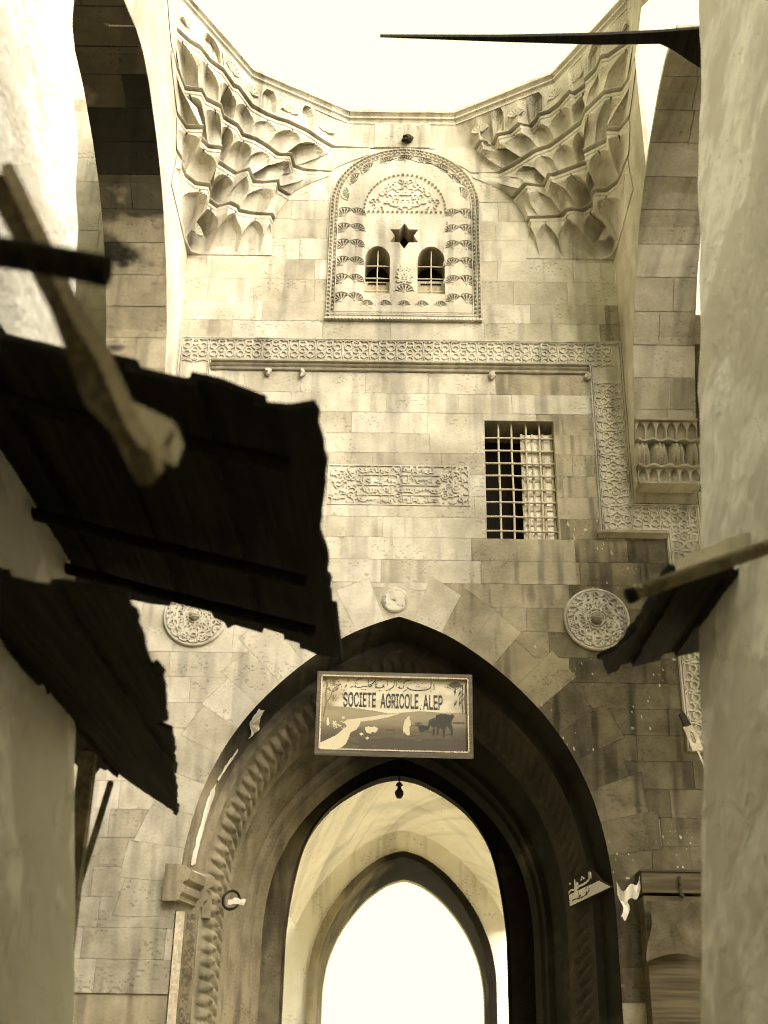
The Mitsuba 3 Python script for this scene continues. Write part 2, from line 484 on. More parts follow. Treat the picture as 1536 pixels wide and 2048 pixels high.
add(SCK, moulding(prof, -2.53, 2.64, n=90), 'stone_3', 40)
for x in (-1.76, -1.28, 1.31, 2.61):
    m = ball((x + .01, -.04, 10.43), .05, (.8, .9, 1.3), 2)
    m.vertices += (meshkit.noise(m.vertices * 22)[:, None] - .5) * .05
    add(SCK + '__corbel_stub', m, 'stone_carved', True)
add(GH + '__ledge', moulding([(0, 8.02), (.03, 8.03), (.05, 8.05), (.10, 8.06), (.11, 8.085), (.08, 8.095), (0, 8.10)], 2.62, 3.52, n=20), 'stone_3', 40)
add(GH + '__ledge', moulding([(0, 8.02), (.03, 8.03), (.05, 8.05), (.10, 8.06), (.11, 8.085), (.08, 8.095), (0, 8.10)], 2 * FR - 3.52, 2 * FR - 2.62, n=20), 'stone_3', 40)

# --- inscription panel: four bands of close carved script between two leafy ends
IP = GH + '__inscription_panel'
add(IP, ext(inscr, .006, .05), 'stone_carved')
shp = [inscr.difference(inscr.buffer(-.016, join_style=2))]
r_ = np.random.default_rng(11)
x0, x1 = -.50, .60
for row in range(4):
    zc = 8.445 + .075 + row * .146
    if row:
        for a, b in ((x0, .02), (.08, x1)):
            shp.append(box(a, zc - .079, b, zc - .067))
        shp.append(LineString([(.0, zc - .073), (.05, zc - .045), (.1, zc - .073), (.05, zc - .101), (.0, zc - .073)]).buffer(.006))
    x = x0 + .02
    while x < x1 - .05:
        w, kind = .03 + .05 * r_.random(), r_.integers(5)
        z = zc + r_.normal(0, .012)
        if kind == 0:
            L = [(x, z + .05), (x + .004, z - .035)]
        elif kind == 1:
            L = [(x, z + .03), (x + w * .3, z - .03), (x + w * .8, z - .03), (x + w, z + .02)]
        elif kind == 2:
            t = np.linspace(0, 5.2, 12)
            L = [(x + w * .5 + .02 * math.cos(a), z + .02 * math.sin(a)) for a in t] + [(x + w, z - .03)]
        elif kind == 3:
            L = [(x, z), (x + w * .4, z + .045), (x + w * .7, z - .01), (x + w * 1.2, z + .02)]
        else:
            L = [(x, z - .035), (x + w * .5, z - .045), (x + w, z - .02), (x + w, z + .05)]
        shp.append(LineString(L).buffer(.0065))
        x += w * .72
        if r_.random() < .35:
            shp.append(Point(x, zc + r_.choice([-.055, .055])).buffer(.009, 3))
for ex, sg in ((-.69, -1), (.80, 1)):
    for zc in (8.59, 8.88):
        shp.append(Point(ex - sg * .13, zc).buffer(.045).difference(Point(ex - sg * .13, zc).buffer(.033)))
        shp.append(Point(ex - sg * .13, zc).buffer(.012))
    for k in range(34):
        cx_, cz_ = ex + r_.uniform(-.15, .17) * 1.0, 8.738 + r_.uniform(-.27, .27)
        t0 = r_.uniform(0, 6.28)
        L = [(cx_ + (.02 + .012 * k2) * math.cos(t0 + k2 * .75), cz_ + (.02 + .012 * k2) * math.sin(t0 + k2 * .75)) for k2 in range(6)]
        shp.append(LineString(L).buffer(.008))
script = unary_union(shp).intersection(inscr)
add(IP + '__carved_script', ext(script, -.012, .008, .002), 'stone_carved')
labels[IP + '__carved_script'] = {'kind': 'stuff'}
for zc in (8.60, 8.89):
    for ex in (-.70, .80):
        add(IP + '__leaf_boss', ball((ex + .02, -.006, zc + .04), .028, (1.3, .9, .8)), 'stone_carved', True)

# --- the barred window
WK = GH + '__barred_window'
add(WK + '__dark_room', cat([bx(1.15, 2.18, .62, .66, 7.9, 9.8)]), 'void_black')
fr_ = box(1.203, 7.988, 2.129, 9.733)
add(WK + '__shutter', cat([bx(1.70, 2.10, .152, .18, 8.0, 9.60)]), 'paper')
for xx in (1.69, 1.835, 1.975, 2.09):
    add(WK + '__shutter_stile', bx(xx, xx + .03, .128, .150, 7.99, 9.6), 'wood_shutter')
for zz in np.linspace(8.03, 9.53, 8):
    add(WK + '__shutter_rail', bx(1.72, 2.09, .134, .153, zz, zz + .018), 'wood_shutter')
zs = 7.988 + (9.733 - 7.988) * (1 - (np.array([332, 370, 407, 443, 483, 519, 560, 600]) - 290) / 340.)
xs = [1.395, 1.57, 1.765, 1.945]
for z in zs:
    add(WK + '__cross_bar', tube([(1.19, .10, z), (1.5, .10, z + .004), (1.8, .10, z - .004), (2.14, .10, z)], .0145, 8), 'iron_pale', True)
for x in xs:
    add(WK + '__upright_bar', tube([(x, .10, 7.97), (x + .003, .10, 8.6), (x - .003, .10, 9.2), (x, .10, 9.75)], .0145, 8), 'iron_pale', True)
    for z in zs:
        add(WK + '__bar_knot', ball((x, .098, z), .025, (1, 1, 1), 1), 'iron_pale', True)

# --- the arched panel with twin windows and a star
PK = GH + '__window_panel'
SLOTS = []


def outline_pts(g, off, step, skip_bottom=False):
    q = g.buffer(-off, join_style=2)
    ln = q.exterior
    n = int(ln.length / step)
    P = [ln.interpolate(i * ln.length / n) for i in range(n)]
    D = [ln.interpolate((i + .3) * ln.length / n % ln.length) for i in range(n)]
    return [((p.x, p.y), math.atan2(d.y - p.y, d.x - p.x)) for p, d in zip(P, D)]


def beads(pts, s, h, zmin=-1e9):
    out = []
    for (x, z), a in pts:
        if z < zmin:
            continue
        b = trimesh.creation.box((s, h, s * .82))
        b.vertices[b.vertices[:, 1] < 0, 0] *= .55
        b.vertices[b.vertices[:, 1] < 0, 2] *= .55
        b.apply_transform(trimesh.transformations.rotation_matrix(-a + rng.normal(0, .12), [0, 1, 0]))
        b.apply_translation((x, -.018 - h / 2 + .006, z))
        out.append(b)
    return cat(out)


add(PK + '__bead_border', beads(outline_pts(panel, .030, .068), .040, .060, 11.37), 'stone_carved')
add(PK + '__bead_border', beads(outline_pts(panel, .088, .068), .036, .055, 11.46), 'stone_carved')
add(PK + '__border_fillet', ext(unary_union([panel.buffer(-.05, join_style=2).difference(panel.buffer(-.062, join_style=2)), panel.buffer(-.112, join_style=2).difference(panel.buffer(-.124, join_style=2)),
                                             panel.difference(panel.buffer(-.012, join_style=2))]), -.04, .01), 'stone_carved')
tt = []
for i in range(46):
    x = -.985 + i * 2.17 / 45
    b = trimesh.creation.box((.036, .07, .055)); b.vertices[b.vertices[:, 2] > 0, 1] += .03
    b.apply_transform(trimesh.transformations.rotation_matrix(.35, [0, 1, 0])); b.apply_translation((x, -.035, 11.335)); tt.append(b)
tt.append(bx(-1.0, 1.21, -.035, .02, 11.395, 11.42)); tt.append(bx(-.9, 1.1, -.03, .02, 11.455, 11.475))
add(PK + '__rope_sill', cat(tt), 'stone_carved')
for k in ('', '_001'):
    labels[PK + '__bead_border' + k] = {'kind': 'stuff'}


def sunk_fan(x, z, r, tilt, n=7, spread=2.3):
    """A carved shell: flutes cut into the panel, a raised rim and foot laid round them."""
    for i in range(n):
        a = tilt + (i / (n - 1) - .5) * spread
        d = np.array([math.sin(a), math.cos(a)]); p = np.array([d[1], -d[0]])
        w = r * spread / n * .33
        o = np.array([x, z])
        SLOTS.append(Polygon([o + d * r * .26 - p * w * .3, o + d * r * .80 - p * w, o + d * r * .96 - p * w * .6, o + d * r * 1.02, o + d * r * .96 + p * w * .6, o + d * r * .80 + p * w, o + d * r * .26 + p * w * .3]))
    rim = LineString([(x + r * 1.12 * math.sin(tilt + q), z + r * 1.12 * math.cos(tilt + q)) for q in np.linspace(-spread * .56, spread * .56, 9)]).buffer(r * .045)
    foot = Point(x + .08 * r * math.sin(tilt), z + .08 * r * math.cos(tilt)).buffer(r * .11, 3)
    return ext(unary_union([rim, foot]), -.036, -.015)


def fan(x, z, r, tilt, n=7, spread=2.3):
    out = []
    for i in range(n):
        a = tilt + (i / (n - 1) - .5) * spread
        d = np.array([math.sin(a), math.cos(a)]); p = np.array([d[1], -d[0]])
        w = r * spread / n * .42
        o = np.array([x, z])
        q = Polygon([o + d * r * .16 - p * w * .15, o + d * r * .82 - p * w, o + d * r * .95 - p * w * .7, o + d * r, o + d * r * .95 + p * w * .7, o + d * r * .82 + p * w, o + d * r * .16 + p * w * .15])
        m = ext(q, -.006 - .016, .0)
        v = m.vertices
        near = (v[:, 1] < -.01)
        rad = np.hypot(v[:, 0] - x, v[:, 2] - z) / r
        v[near, 1] += .014 * (1 - rad[near]) ** 1.0
        cen = o + d * r * .6
        out.append(m)
    out.append(ext(LineString([(x + r * 1.04 * math.sin(tilt + s), z + r * 1.04 * math.cos(tilt + s)) for s in np.linspace(-spread * .56, spread * .56, 9)]).buffer(r * .05), -.018, 0))
    return cat(out)


rows = [11.66, 11.98, 12.29, 12.60, 12.89, 13.18]
for z in rows:
    for sx in (-1, 1):
        c = .103
        add(PK + '__scallop', sunk_fan(c + sx * .885, z - .03, .145, sx * .62), 'stone_carved')
        add(PK + '__scallop', sunk_fan(c + sx * .70, z - .01, .12, -sx * .4), 'stone_carved')
for a in np.linspace(math.pi * .93, math.pi * .07, 9):
    add(PK + '__scallop', sunk_fan(.103 + .84 * math.cos(a), 13.40 + .80 * math.sin(a), .12, math.pi / 2 - a + rng.normal(0, .2)), 'stone_carved')
for x in np.linspace(-.42, .62, 5):
    add(PK + '__scallop', sunk_fan(x, 11.56, .085, 0.0), 'stone_carved')
add(PK + '__scallop', sunk_fan(.105, 11.80, .13, 0.0, 7, 2.6), 'stone_carved')

add(PK, ext(panel.difference(unary_union([lw1, lw2, star] + SLOTS)), -.022, .03), 'stone_carved')

# tympanum with its leaf scrolls, and the leaf spray between the windows
ty = Polygon([(.105 + .60 * math.cos(a), 13.235 + .70 * math.sin(a) ** .95) for a in np.linspace(0, math.pi, 26)])
add(PK + '__bead_border', beads(outline_pts(ty, 0.0, .07), .04, .05), 'stone_carved')
labels[PK + '__bead_border_002'] = {'kind': 'stuff'}
r_ = np.random.default_rng(5)
lv = []
for k in range(46):
    a, rr = r_.uniform(.1, math.pi - .1), r_.uniform(.08, .5)
    x, z = .5 * abs(rr * math.cos(a)) * 2, 13.27 + rr * 1.1 * math.sin(a)
    t0 = r_.uniform(0, 6.28)
    L = [(x + (.012 + .009 * q) * math.cos(t0 + q * .8), z + (.012 + .009 * q) * math.sin(t0 + q * .8)) for q in range(6)]
    for s in (-1, 1):
        lv.append(LineString([(.105 + s * (u if True else 0), w) for u, w in L]).buffer(.0085))
add(PK + '__leaf_scroll', ext(unary_union(lv).intersection(ty.buffer(-.04)), -.045, -.02, .002), 'stone_carved')
labels[PK + '__leaf_scroll'] = {'kind': 'stuff'}
lv = []
for k in range(30):
    zz = r_.uniform(0, 1); x = r_.uniform(.0, .14) * (1 - zz * .8); z = 11.98 + .30 * zz
    t0 = r_.uniform(0, 6.28)
    L = [(x + (.01 + .008 * q) * math.cos(t0 + q * .8), z + (.01 + .008 * q) * math.sin(t0 + q * .8)) for q in range(5)]
    for s in (-1, 1):
        lv.append(LineString([(.105 + s * u, w) for u, w in L]).buffer(.008))
add(PK + '__leaf_spray', ext(unary_union(lv), -.045, -.02, .002), 'stone_carved')
labels[PK + '__leaf_spray'] = {'kind': 'stuff'}
jn = LineString([(-.21, 14.19), (.06, 14.28), (.30, 14.18), (.49, 14.16), (.80, 13.96), (.93, 13.79), (1.05, 13.68)]).buffer(.006)
add(PK + '__open_joint', ext(jn, -.0245, -.02), 'passage_dark')
add(PK + '__open_joint', ext(LineString([(.72, 13.06), (.725, 12.88)]).buffer(.006), -.0245, -.02), 'passage_dark')
add(PK + '__star_soffit', ext(star.buffer(.03), .30, .34), 'wood_black')
for gi, (g, x0, x1) in enumerate(((lw1, -.463, -.102), (lw2, .293, .686))):
    WN = num(GH + '__arched_window')
    add(WN + '__dark_room', ext(g.buffer(.06), .50, .53), 'void_black')
    zt = 12.10 if gi == 0 else 12.12
    w = x1 - x0
    add(WN + '__shutter', bx(x0 - .02, x1 + .02, .15, .18, 11.74, zt), 'wood_shutter')
    for z in (11.86, 12.05):
        add(WN + '__shutter_rail', bx(x0 + .05, x1 - .05, .135, .152, z, z + .02), 'wood_black')
    c = (x0 + x1) / 2
    add(WN + '__upright_bar', tube([(c, .06, 11.76), (c, .06, 12.2), (c + .003, .06, 12.59)], .010, 6), 'iron_pale', True)
    for z in (11.87, 12.09, 12.305):
        add(WN + '__cross_bar', tube([(x0 - .02, .06, z), (c, .06, z + .004), (x1 + .02, .06, z)], .0095, 6), 'iron_pale', True)
        add(WN + '__bar_knot', ball((c, .058, z), .02, (1, 1, .8), 1), 'iron_pale', True)


# --- carved roundels
def roundel(cx, cz, r, y=-.045, boss=True, dense=16):
    k = num(GH + '__roundel')
    a = np.linspace(0, 2 * np.pi, 57)
    pr = [(0, 0), (0, 0)]
    rings = [(r * 1.0, .0), (r * 1.0, y * .7), (r * .97, y), (r * .93, y), (r * .915, y + .012), (.001, y + .012)]
    P = np.array([[(cx + R * math.cos(t), yy, cz + R * math.sin(t)) for t in a] for R, yy in rings])
    add(k, grid(P), 'stone_carved', 30)
    S = []
    for i in range(dense):
        t = 2 * math.pi * i / dense
        for rr, q in ((.72, .17), (.46, .15), (.84, .09), (.60, .10)):
            tt_ = t + (0 if rr in (.72, .60) else math.pi / dense)
            c = (cx + rr * r * math.cos(tt_), cz + rr * r * math.sin(tt_))
            S.append(Point(c).buffer(q * r + .006, 6).difference(Point(c).buffer(q * r - .006, 6)))
    rs = np.random.default_rng(int(abs(cx) * 100) + 7)
    for i in range(60):
        t, rr = rs.uniform(0, 6.28), r * rs.uniform(.28, .85)
        c = (cx + rr * math.cos(t), cz + rr * math.sin(t)); t0 = rs.uniform(0, 6.28)
        S.append(LineString([(c[0] + (.01 + .007 * q) * math.cos(t0 + q * .8), c[1] + (.01 + .007 * q) * math.sin(t0 + q * .8)) for q in range(6)]).buffer(.006))
    S.append(Point(cx, cz).buffer(r * .25, 10).difference(Point(cx, cz).buffer(r * .22, 10)))
    g = unary_union(S).intersection(Point(cx, cz).buffer(r * .90, 12))
    add(k + '__interlace', ext(g, y - .010, y + .014, .0015), 'stone_carved')
    labels[k + '__interlace'] = {'kind': 'stuff'}
    if boss:
        m = ball((0, 0, 0), r * .185, (1, 1.05, 1), 4)
        n = m.vertices / np.linalg.norm(m.vertices, axis=1, keepdims=True)
        ang = np.array([(math.sin(p) * math.cos(t), math.sin(p) * math.sin(t), math.cos(p)) for p in np.arange(.3, 3.0, .42) for t in np.arange(0, 6.2, .44 / max(.25, math.sin(p)))])
        d = (n @ ang.T).max(1)
        m.vertices -= n * (smooth_np(.965, .99, d) * r * .055)[:, None]
        m.vertices += (cx, y - .03, cz)
        add(k + '__boss', m, 'stone_3' if cx > 0 else 'stone_carved', True)


def smooth_np(a, b, x):
    t = np.clip((x - a) / (b - a), 0, 1)
    return t * t * (3 - 2 * t)


roundel(2.533, 6.90, .408)
roundel(-2.44, 6.87, .40)
roundel(.034, 7.12, .165, -.02, False, 9)
m = bx(-.37, .47, -.10, .01, 14.472, 14.868); m.vertices[m.vertices[:, 2] < 14.6, 1] *= .25
add(GH + '__frieze_cell', m, 'stone_carved')
# rosette boss under the drum
BK = GH + '__rosette'
for i in range(9):
    a = 2 * math.pi * i / 9
    add(BK, fan(.132 + .10 * math.cos(a), 14.60 + .09 * math.sin(a), .075, math.pi / 2 - a, 4, 1.6), 'stone_carved')
m = ball((.132, -.07, 14.59), .075, (1.1, 1.2, .8), 3)
m.vertices += (meshkit.noise(m.vertices * 40)[:, None] - .5) * .05
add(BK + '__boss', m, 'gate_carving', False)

# ------------------------------------------------------------------ honeycomb (muqarnas) corner vaults
Z_BASE, Z_D, Z_C, Z_B, Z_A, Z_T = 12.43, 13.09, 13.545, 14.005, 14.465, 14.90
LEFT = dict(
    base=[(-3.03, -1.50), (-3.03, -.8), (-3.03, -.3), (-2.98, -.06), (-2.85, 0), (-2.4, 0), (-1.82, 0)],
    D=[(-3.03, -1.40), (-2.99, -1.25), (-3.0, -1.09), (-2.97, -.92), (-2.86, -.77), (-2.71, -.71), (-2.69, -.57), (-2.72, -.42), (-2.62, -.30), (-2.45, -.34), (-2.35, -.28), (-2.31, -.20), (-2.16, -.15), (-2.01, -.13), (-1.88, -.11), (-1.84, 0)],
    C=[(-3.03, -1.62), (-2.93, -1.40), (-2.75, -1.34), (-2.755, -1.14), (-2.68, -1.01), (-2.54, -.944), (-2.574, -.704), (-2.38, -.496), (-2.2, -.517), (-2.126, -.322), (-1.98, -.288), (-1.807, -.291), (-1.77, -.145), (-1.63, 0)],
    B=[(-3.03, -2.36), (-3.01, -2.05), (-2.94, -1.67), (-2.757, -1.58), (-2.684, -1.426), (-2.536, -1.284), (-2.488, -1.09), (-2.338, -.926), (-2.26, -.76), (-2.1, -.66), (-1.94, -.52), (-1.8, -.38), (-1.63, -.33), (-1.57, -.14), (-1.4, -.05), (-1.04, 0)],
    A=[(-3.03, -2.9), (-3.02, -2.3), (-2.88, -2.04), (-2.75, -1.895), (-2.64, -1.685), (-2.495, -1.5), (-2.38, -1.25), (-2.30, -1.157), (-2.155, -.865), (-1.97, -.7), (-1.8, -.6), (-1.66, -.535), (-1.4, -.365), (-1.2, -.19), (-.965, -.053), (-.35, 0)],
    T=[(-2.97, -3.1), (-2.975, -2.31), (-2.165, -.91), (-.765, -.10), (-.35, -.10)])
RIGHT = dict(
    base=[(3.125, -1.50), (3.125, -.8), (3.125, -.3), (3.07, -.06), (2.95, 0), (2.5, 0), (1.88, 0)],
    D=[(3.125, -1.40), (3.10, -1.20), (3.09, -1.05), (3.05, -.88), (2.94, -.73), (2.80, -.69), (2.77, -.58), (2.78, -.42), (2.68, -.30), (2.54, -.31), (2.46, -.28), (2.40, -.18), (2.29, -.15), (2.12, -.13), (1.96, -.11), (1.92, 0)],
    C=[(3.125, -1.66), (3.02, -1.445), (2.876, -1.395), (2.856, -1.2), (2.65, -.98), (2.66, -.78), (2.3, -.54), (2.2, -.49), (2.12, -.30), (1.89, -.27), (1.72, 0)],
    B=[(3.125, -2.3), (3.1, -1.94), (3.02, -1.715), (2.82, -1.6), (2.63, -1.29), (2.56, -1.05), (2.34, -.756), (2.2, -.6), (2.0, -.47), (1.73, -.21), (1.49, -.04), (1.12, 0)],
    A=[(3.125, -2.9), (3.10, -2.2), (2.98, -1.99), (2.87, -1.86), (2.78, -1.8), (2.73, -1.6), (2.63, -1.41), (2.62, -1.3), (2.51, -1.17), (2.43, -1.15), (2.31, -.94), (2.19, -.8), (2.07, -.73), (2.03, -.63), (1.95, -.52), (1.8, -.53), (1.67, -.39), (1.51, -.31), (1.45, -.15), (1.35, -.13), (1.25, -.17), (1.1, -.02), (.45, 0)],
    T=[(3.06, -3.1), (3.065, -2.31), (2.255, -.91), (.855, -.10), (.45, -.10)])


def curve(P, corner):
    """Point on a plan curve for t in [0, 1], t = 0.5 where it crosses the corner's diagonal."""
    P = np.asarray(P, float)
    s = np.r_[0, np.cumsum(np.linalg.norm(np.diff(P, axis=0), axis=1))]
    sd = np.linspace(0, s[-1], 400)
    q = np.stack([np.interp(sd, s, P[:, k]) for k in (0, 1)], 1)
    d = np.abs(q[:, 0] - corner[0]) - np.abs(q[:, 1])
    i = int(np.argmax(d > 0))
    sm = sd[i]

    def at(t):
        t = np.asarray(t, float)
        u = np.where(t < .5, t * 2 * sm, sm + (t - .5) * 2 * (s[-1] - sm))
        return np.stack([np.interp(u, s, P[:, k]) for k in (0, 1)], -1)
    return at


def pendentive(name, C, side):
    cxn = -3.03 if side < 0 else 3.125
    corner = np.array([cxn, 0.0])
    pole = corner + np.array([side * .55, .55])
    K = ['base', 'D', 'C', 'B', 'A', 'T']
    Zs = [Z_BASE, Z_D, Z_C, Z_B, Z_A, Z_T]
    def sharpen(P):
        P = np.asarray(P, float); Q = P.copy()
        Q[1:-1] += .34 * (P[1:-1] - (P[:-2] + P[2:]) / 2)
        return Q
    cur = {k: curve(sharpen(C[k]) if k in 'DCBA' else C[k], corner) for k in K}
    r = np.random.default_rng(21 + side)

    def clampw(p):
        p = p.copy()
        p[..., 1] = np.minimum(p[..., 1], -.012)
        if side < 0:
            p[..., 0] = np.maximum(p[..., 0], cxn + .012)
        else:
            p[..., 0] = np.minimum(p[..., 0], cxn - .012)
        return p

    def outdir(p):
        d = p - pole
        return d / np.linalg.norm(d, axis=-1, keepdims=True)
    plans = [[(.0, .20), (.20, .40), (.40, .60), (.60, .78), (.78, .92), (.92, 1.)],
             [(0, .18), (.18, .34), (.34, .44), (.44, .57), (.57, .71), (.71, .87), (.87, 1.)],
             [(0, .14), (.14, .27), (.27, .38), (.38, .46), (.46, .57), (.57, .68), (.68, .80), (.80, .91), (.91, 1.)],
             [(0, .12), (.12, .23), (.23, .33), (.33, .43), (.43, .53), (.53, .62), (.62, .72), (.72, .83), (.83, 1.)],
             [(0, .13), (.13, .25), (.25, .34), (.34, .44), (.44, .53), (.53, .60), (.60, .69), (.69, .75), (.75, .85), (.85, 1.)]]
    hollows = {(0, 2), (1, 3), (2, 3), (1, 2), (2, 6), (3, 3), (3, 7)}
    kinds_top = ['plain', 'shell', 'flute', 'shell', 'shell', 'flute', 'shell', 'flute', 'shell', 'plain']
    for ti in range(5):
        lo, hi, z0, z1 = cur[K[ti]], cur[K[ti + 1]], Zs[ti], Zs[ti + 1]
        step = 0.0 if ti == 0 else .05
        lip = .10 if ti < 4 else .0
        zt = z1 - lip
        cells = plans[ti]
        for ci, (ta, tb) in enumerate(cells):
            NU, NVv = 33, 28
            u = np.linspace(0, 1, NU)[:, None]
            v = np.linspace(0, 1, NVv)[None, :]
            t = ta + (tb - ta) * u
            Pl = lo(t); Pl = Pl + outdir(Pl) * step
            Qh = hi(t)
            A_, B_ = lo(np.array([ta, tb])), hi(np.array([ta, tb]))
            wid = np.linalg.norm(B_[1] - B_[0])
            kind = kinds_top[ci] if ti == 4 else ('plain' if 0 < ti and ci == len(cells) - 1 else 'niche')
            s = np.abs(2 * u - 1)
            if kind == 'niche':
                sw = s / .93
                w = np.where(v < .46, 1.0, np.clip(1 - np.clip((v - .46) / .46, 0, 1) ** 1.7, 0, 1) ** .75)
                ms = smooth_np(-.05, .05, w - sw)
                deep = (ti, ci) in hollows
                dp = .10 if deep else r.choice([1.0, 1.0, .8, .62])
                g_in = dp * (.66 * v ** 1.15 + .10 * np.clip((v - .55) / .35, 0, 1) ** 1.5)
                g_out = np.clip(v / .84, 0, 1) ** .92
                g = ms * g_in + (1 - ms) * g_out
                rel = np.clip(sw / np.maximum(w, 1e-3), 0, 1)
                facet = np.where(rel < .36, 1.0, (1 - rel) / .64)
                rec = ms * .16 * wid * ((4.0 if ti == 1 and ci == 3 else 2.8) if deep else r.uniform(.7, 1.3)) * facet
                rim = np.exp(-((sw - w - .09) / .045) ** 2) * .016 * (v < .9)
                rec = rec - rim - ms * .010 * np.exp(-((rel - .36) / .05) ** 2) * (v < .8)
            elif kind == 'flute':
                g = v ** .9
                sw = s / .80
                w = np.where(v < .55, 1.0, np.sqrt(np.clip(1 - (np.clip(v - .55, 0, 1) / .40) ** 1.6, 0, 1)))
                inside = sw < w
                rec = np.where(inside, .13, 0) * np.clip((v + .25) / .5, 0, 1) - np.where(inside, .045 * np.abs(np.sin(u * 3 * np.pi)), 0) * np.clip(1 - v * .8, 0, 1) * 1.6
            else:
                g = v ** 1.4 + 0 * u
                rec = 0 * g
            p = Pl[:, 0][:, None, :] * 1.0
            p = Pl + (Qh - Pl) * g[..., None]
            d = outdir(p)
            p = clampw(p - d * rec[..., None])
            z = np.broadcast_to(z0 + (zt - z0) * v, p.shape[:2])
            m = grid(np.concatenate([p, z[..., None]], -1))
            nm = {'niche': 'niche', 'flute': 'fluted_niche', 'shell': 'frieze_cell', 'plain': 'frieze_cell'}[kind]
            add(f'{name}__{nm}', m, 'stone_carved', 35)
            if kind == 'shell':
                pm = lo(np.array([(ta + tb) / 2]))[0]; qm = hi(np.array([(ta + tb) / 2]))[0]
                e = hi(np.array([tb]))[0] - hi(np.array([ta]))[0]; e /= np.linalg.norm(e)
                if side > 0:
                    e = -e
                n3 = np.array([e[1], -e[0], 0.0]) if True else None
                if np.dot(n3[:2], outdir(pm)) < 0:
                    n3 = -n3
                c3 = np.array([*(pm * .75 + qm * .25 + outdir(pm) * .035), z0 + .12])
                f = fan(0, 0, min(.17, wid * .36), 0.0, 6, 2.3)
                vv = f.vertices
                f.vertices = c3 + vv[:, :1] * np.array([*e, 0]) + vv[:, 2:] * np.array([0, 0, 1.0]) - vv[:, 1:2] * n3 * 1.6
                add(f'{name}__shell', f, 'stone_carved')
        if lip:
            tl = np.linspace(0, 1, 260)
            q = hi(tl)
            prof_ = [(0.0, zt), (.014, zt + .01), (.014, z1 - .045), (.0, z1 - .038), (-.09, z1 - .036), (-.09, z1 - .002), (.055, z1 + .002), (.055, z1 + .012)]
            P = np.array([np.concatenate([clampw(q + outdir(q) * o), np.full((len(tl), 1), zz)], 1) for o, zz in prof_])
            add(f'{name}__ledge', grid(P.transpose(1, 0, 2)), 'stone_carved')
        if ti == 0:
            q = lo(np.linspace(0, 1, 60))
            P = np.array([np.concatenate([q + outdir(q) * o, np.full((60, 1), zz)], 1) for o, zz in [(-.3, z0 - .002), (.02, z0 - .002), (.03, z0 + .02), (-.0, z0 + .03)]])
            add(f'{name}__ledge', grid(P.transpose(1, 0, 2)), 'stone_carved')
    # carved shell in the lowest corner
    f = fan(0, 0, .16, 0.0, 7, 2.4)
    vv = f.vertices
    e = np.array([-side * .6, .8, 0]) if side < 0 else np.array([-.6, -.8, 0])
    e = np.array([.55, .83, 0]) if side < 0 else np.array([.55, -.83, 0])
    n3 = np.array([.83, -.55, 0]) if side < 0 else np.array([-.83, -.55, 0])
    c3 = corner + np.array([-side * .10, -.26])
    f.vertices = np.array([*c3, Z_BASE + .18]) + vv[:, :1] * e + vv[:, 2:] * np.array([0, 0, 1.0]) - vv[:, 1:2] * n3 * 2.5
    add(f'{name}__shell', f, 'stone_carved')


pendentive(GH + '__muqarnas_pendentive', LEFT, -1)
pendentive(num(GH + '__muqarnas_pendentive') if False else GH + '__muqarnas_pendentive_001', RIGHT, 1)

# ------------------------------------------------------------------ the open drum over the bay
DR = thing('open_drum', 'open twelve sided drum with moulded stone cornice, framing the sky above the bay', 'drum')
DC, DIN = np.array([.045, -3.12]), 3.02


def ring_pt(i, inr, ph=math.pi / 12):
    R = inr / math.cos(math.pi / 12)
    a = math.pi / 2 + ph + i * math.pi / 6
    return DC + R * np.array([math.cos(a), math.sin(a)])


cp = [(0.0, 14.86), (.0, 14.885), (-.02, 14.895), (.0, 14.935), (.03, 14.95), (.03, 14.975), (-.01, 14.985), (-.02, 15.02), (.01, 15.05), (.04, 15.06), (.04, 15.085), (0.0, 15.10), (-.0, 15.15), (-.35, 15.15)]
for i in range(12):
    P = []
    for d, z in cp:
        a, b = ring_pt(i, DIN - d), ring_pt(i + 1, DIN - d)
        P.append([[*(a + (b - a) * s), z + (rng.normal(0, .004) if z > 15 else 0)] for s in np.linspace(.002, .998, 9)])
    add(DR + '__cornice_stone', grid(np.array(P)), ['stone_carved', 'stone_4', 'stone_1'][i % 3], 30)
hole = Polygon([ring_pt(i, DIN + .06) for i in range(12)])
slab = box(-3.9, -6.9, 3.125, .62).difference(hole)
slab = slab.difference(box(2.2, -6.9, 4, -2.45).difference(Point(*DC).buffer(DIN + .45)))
m = trimesh.creation.extrude_polygon(slab, .24, engine='earcut'); m.apply_translation((0, 0, 14.905))
add(DR + '__slab', m, 'stone_plain')

# ------------------------------------------------------------------ the arches across the street on both sides of the bay
PRF = np.array([(0, 8.52), (-.08, 8.62), (-.36, 9.48), (-.75, 10.58), (-1.18, 11.27), (-1.6, 11.70), (-2.0, 12.0), (-2.5, 12.26), (-3.15, 12.5), (-3.6, 12.58)])
PRF = np.vstack([PRF, [(-7.2 - y, z) for y, z in PRF[::-1][1:]]])
PL_ = np.r_[0, np.cumsum(np.linalg.norm(np.diff(PRF, axis=0), axis=1))]


def pr_at(s):
    return np.array([np.interp(s, PL_, PRF[:, k]) for k in (0, 1)])


def yz_ext(poly, x0, x1):
    out = []
    for q in polys(poly):
        m = trimesh.creation.extrude_polygon(q, x1 - x0, engine='earcut')
        v = m.vertices
        m.vertices = np.stack([x0 + v[:, 2], v[:, 0], v[:, 1]], 1)
        out.append(m)
    return cat(out)


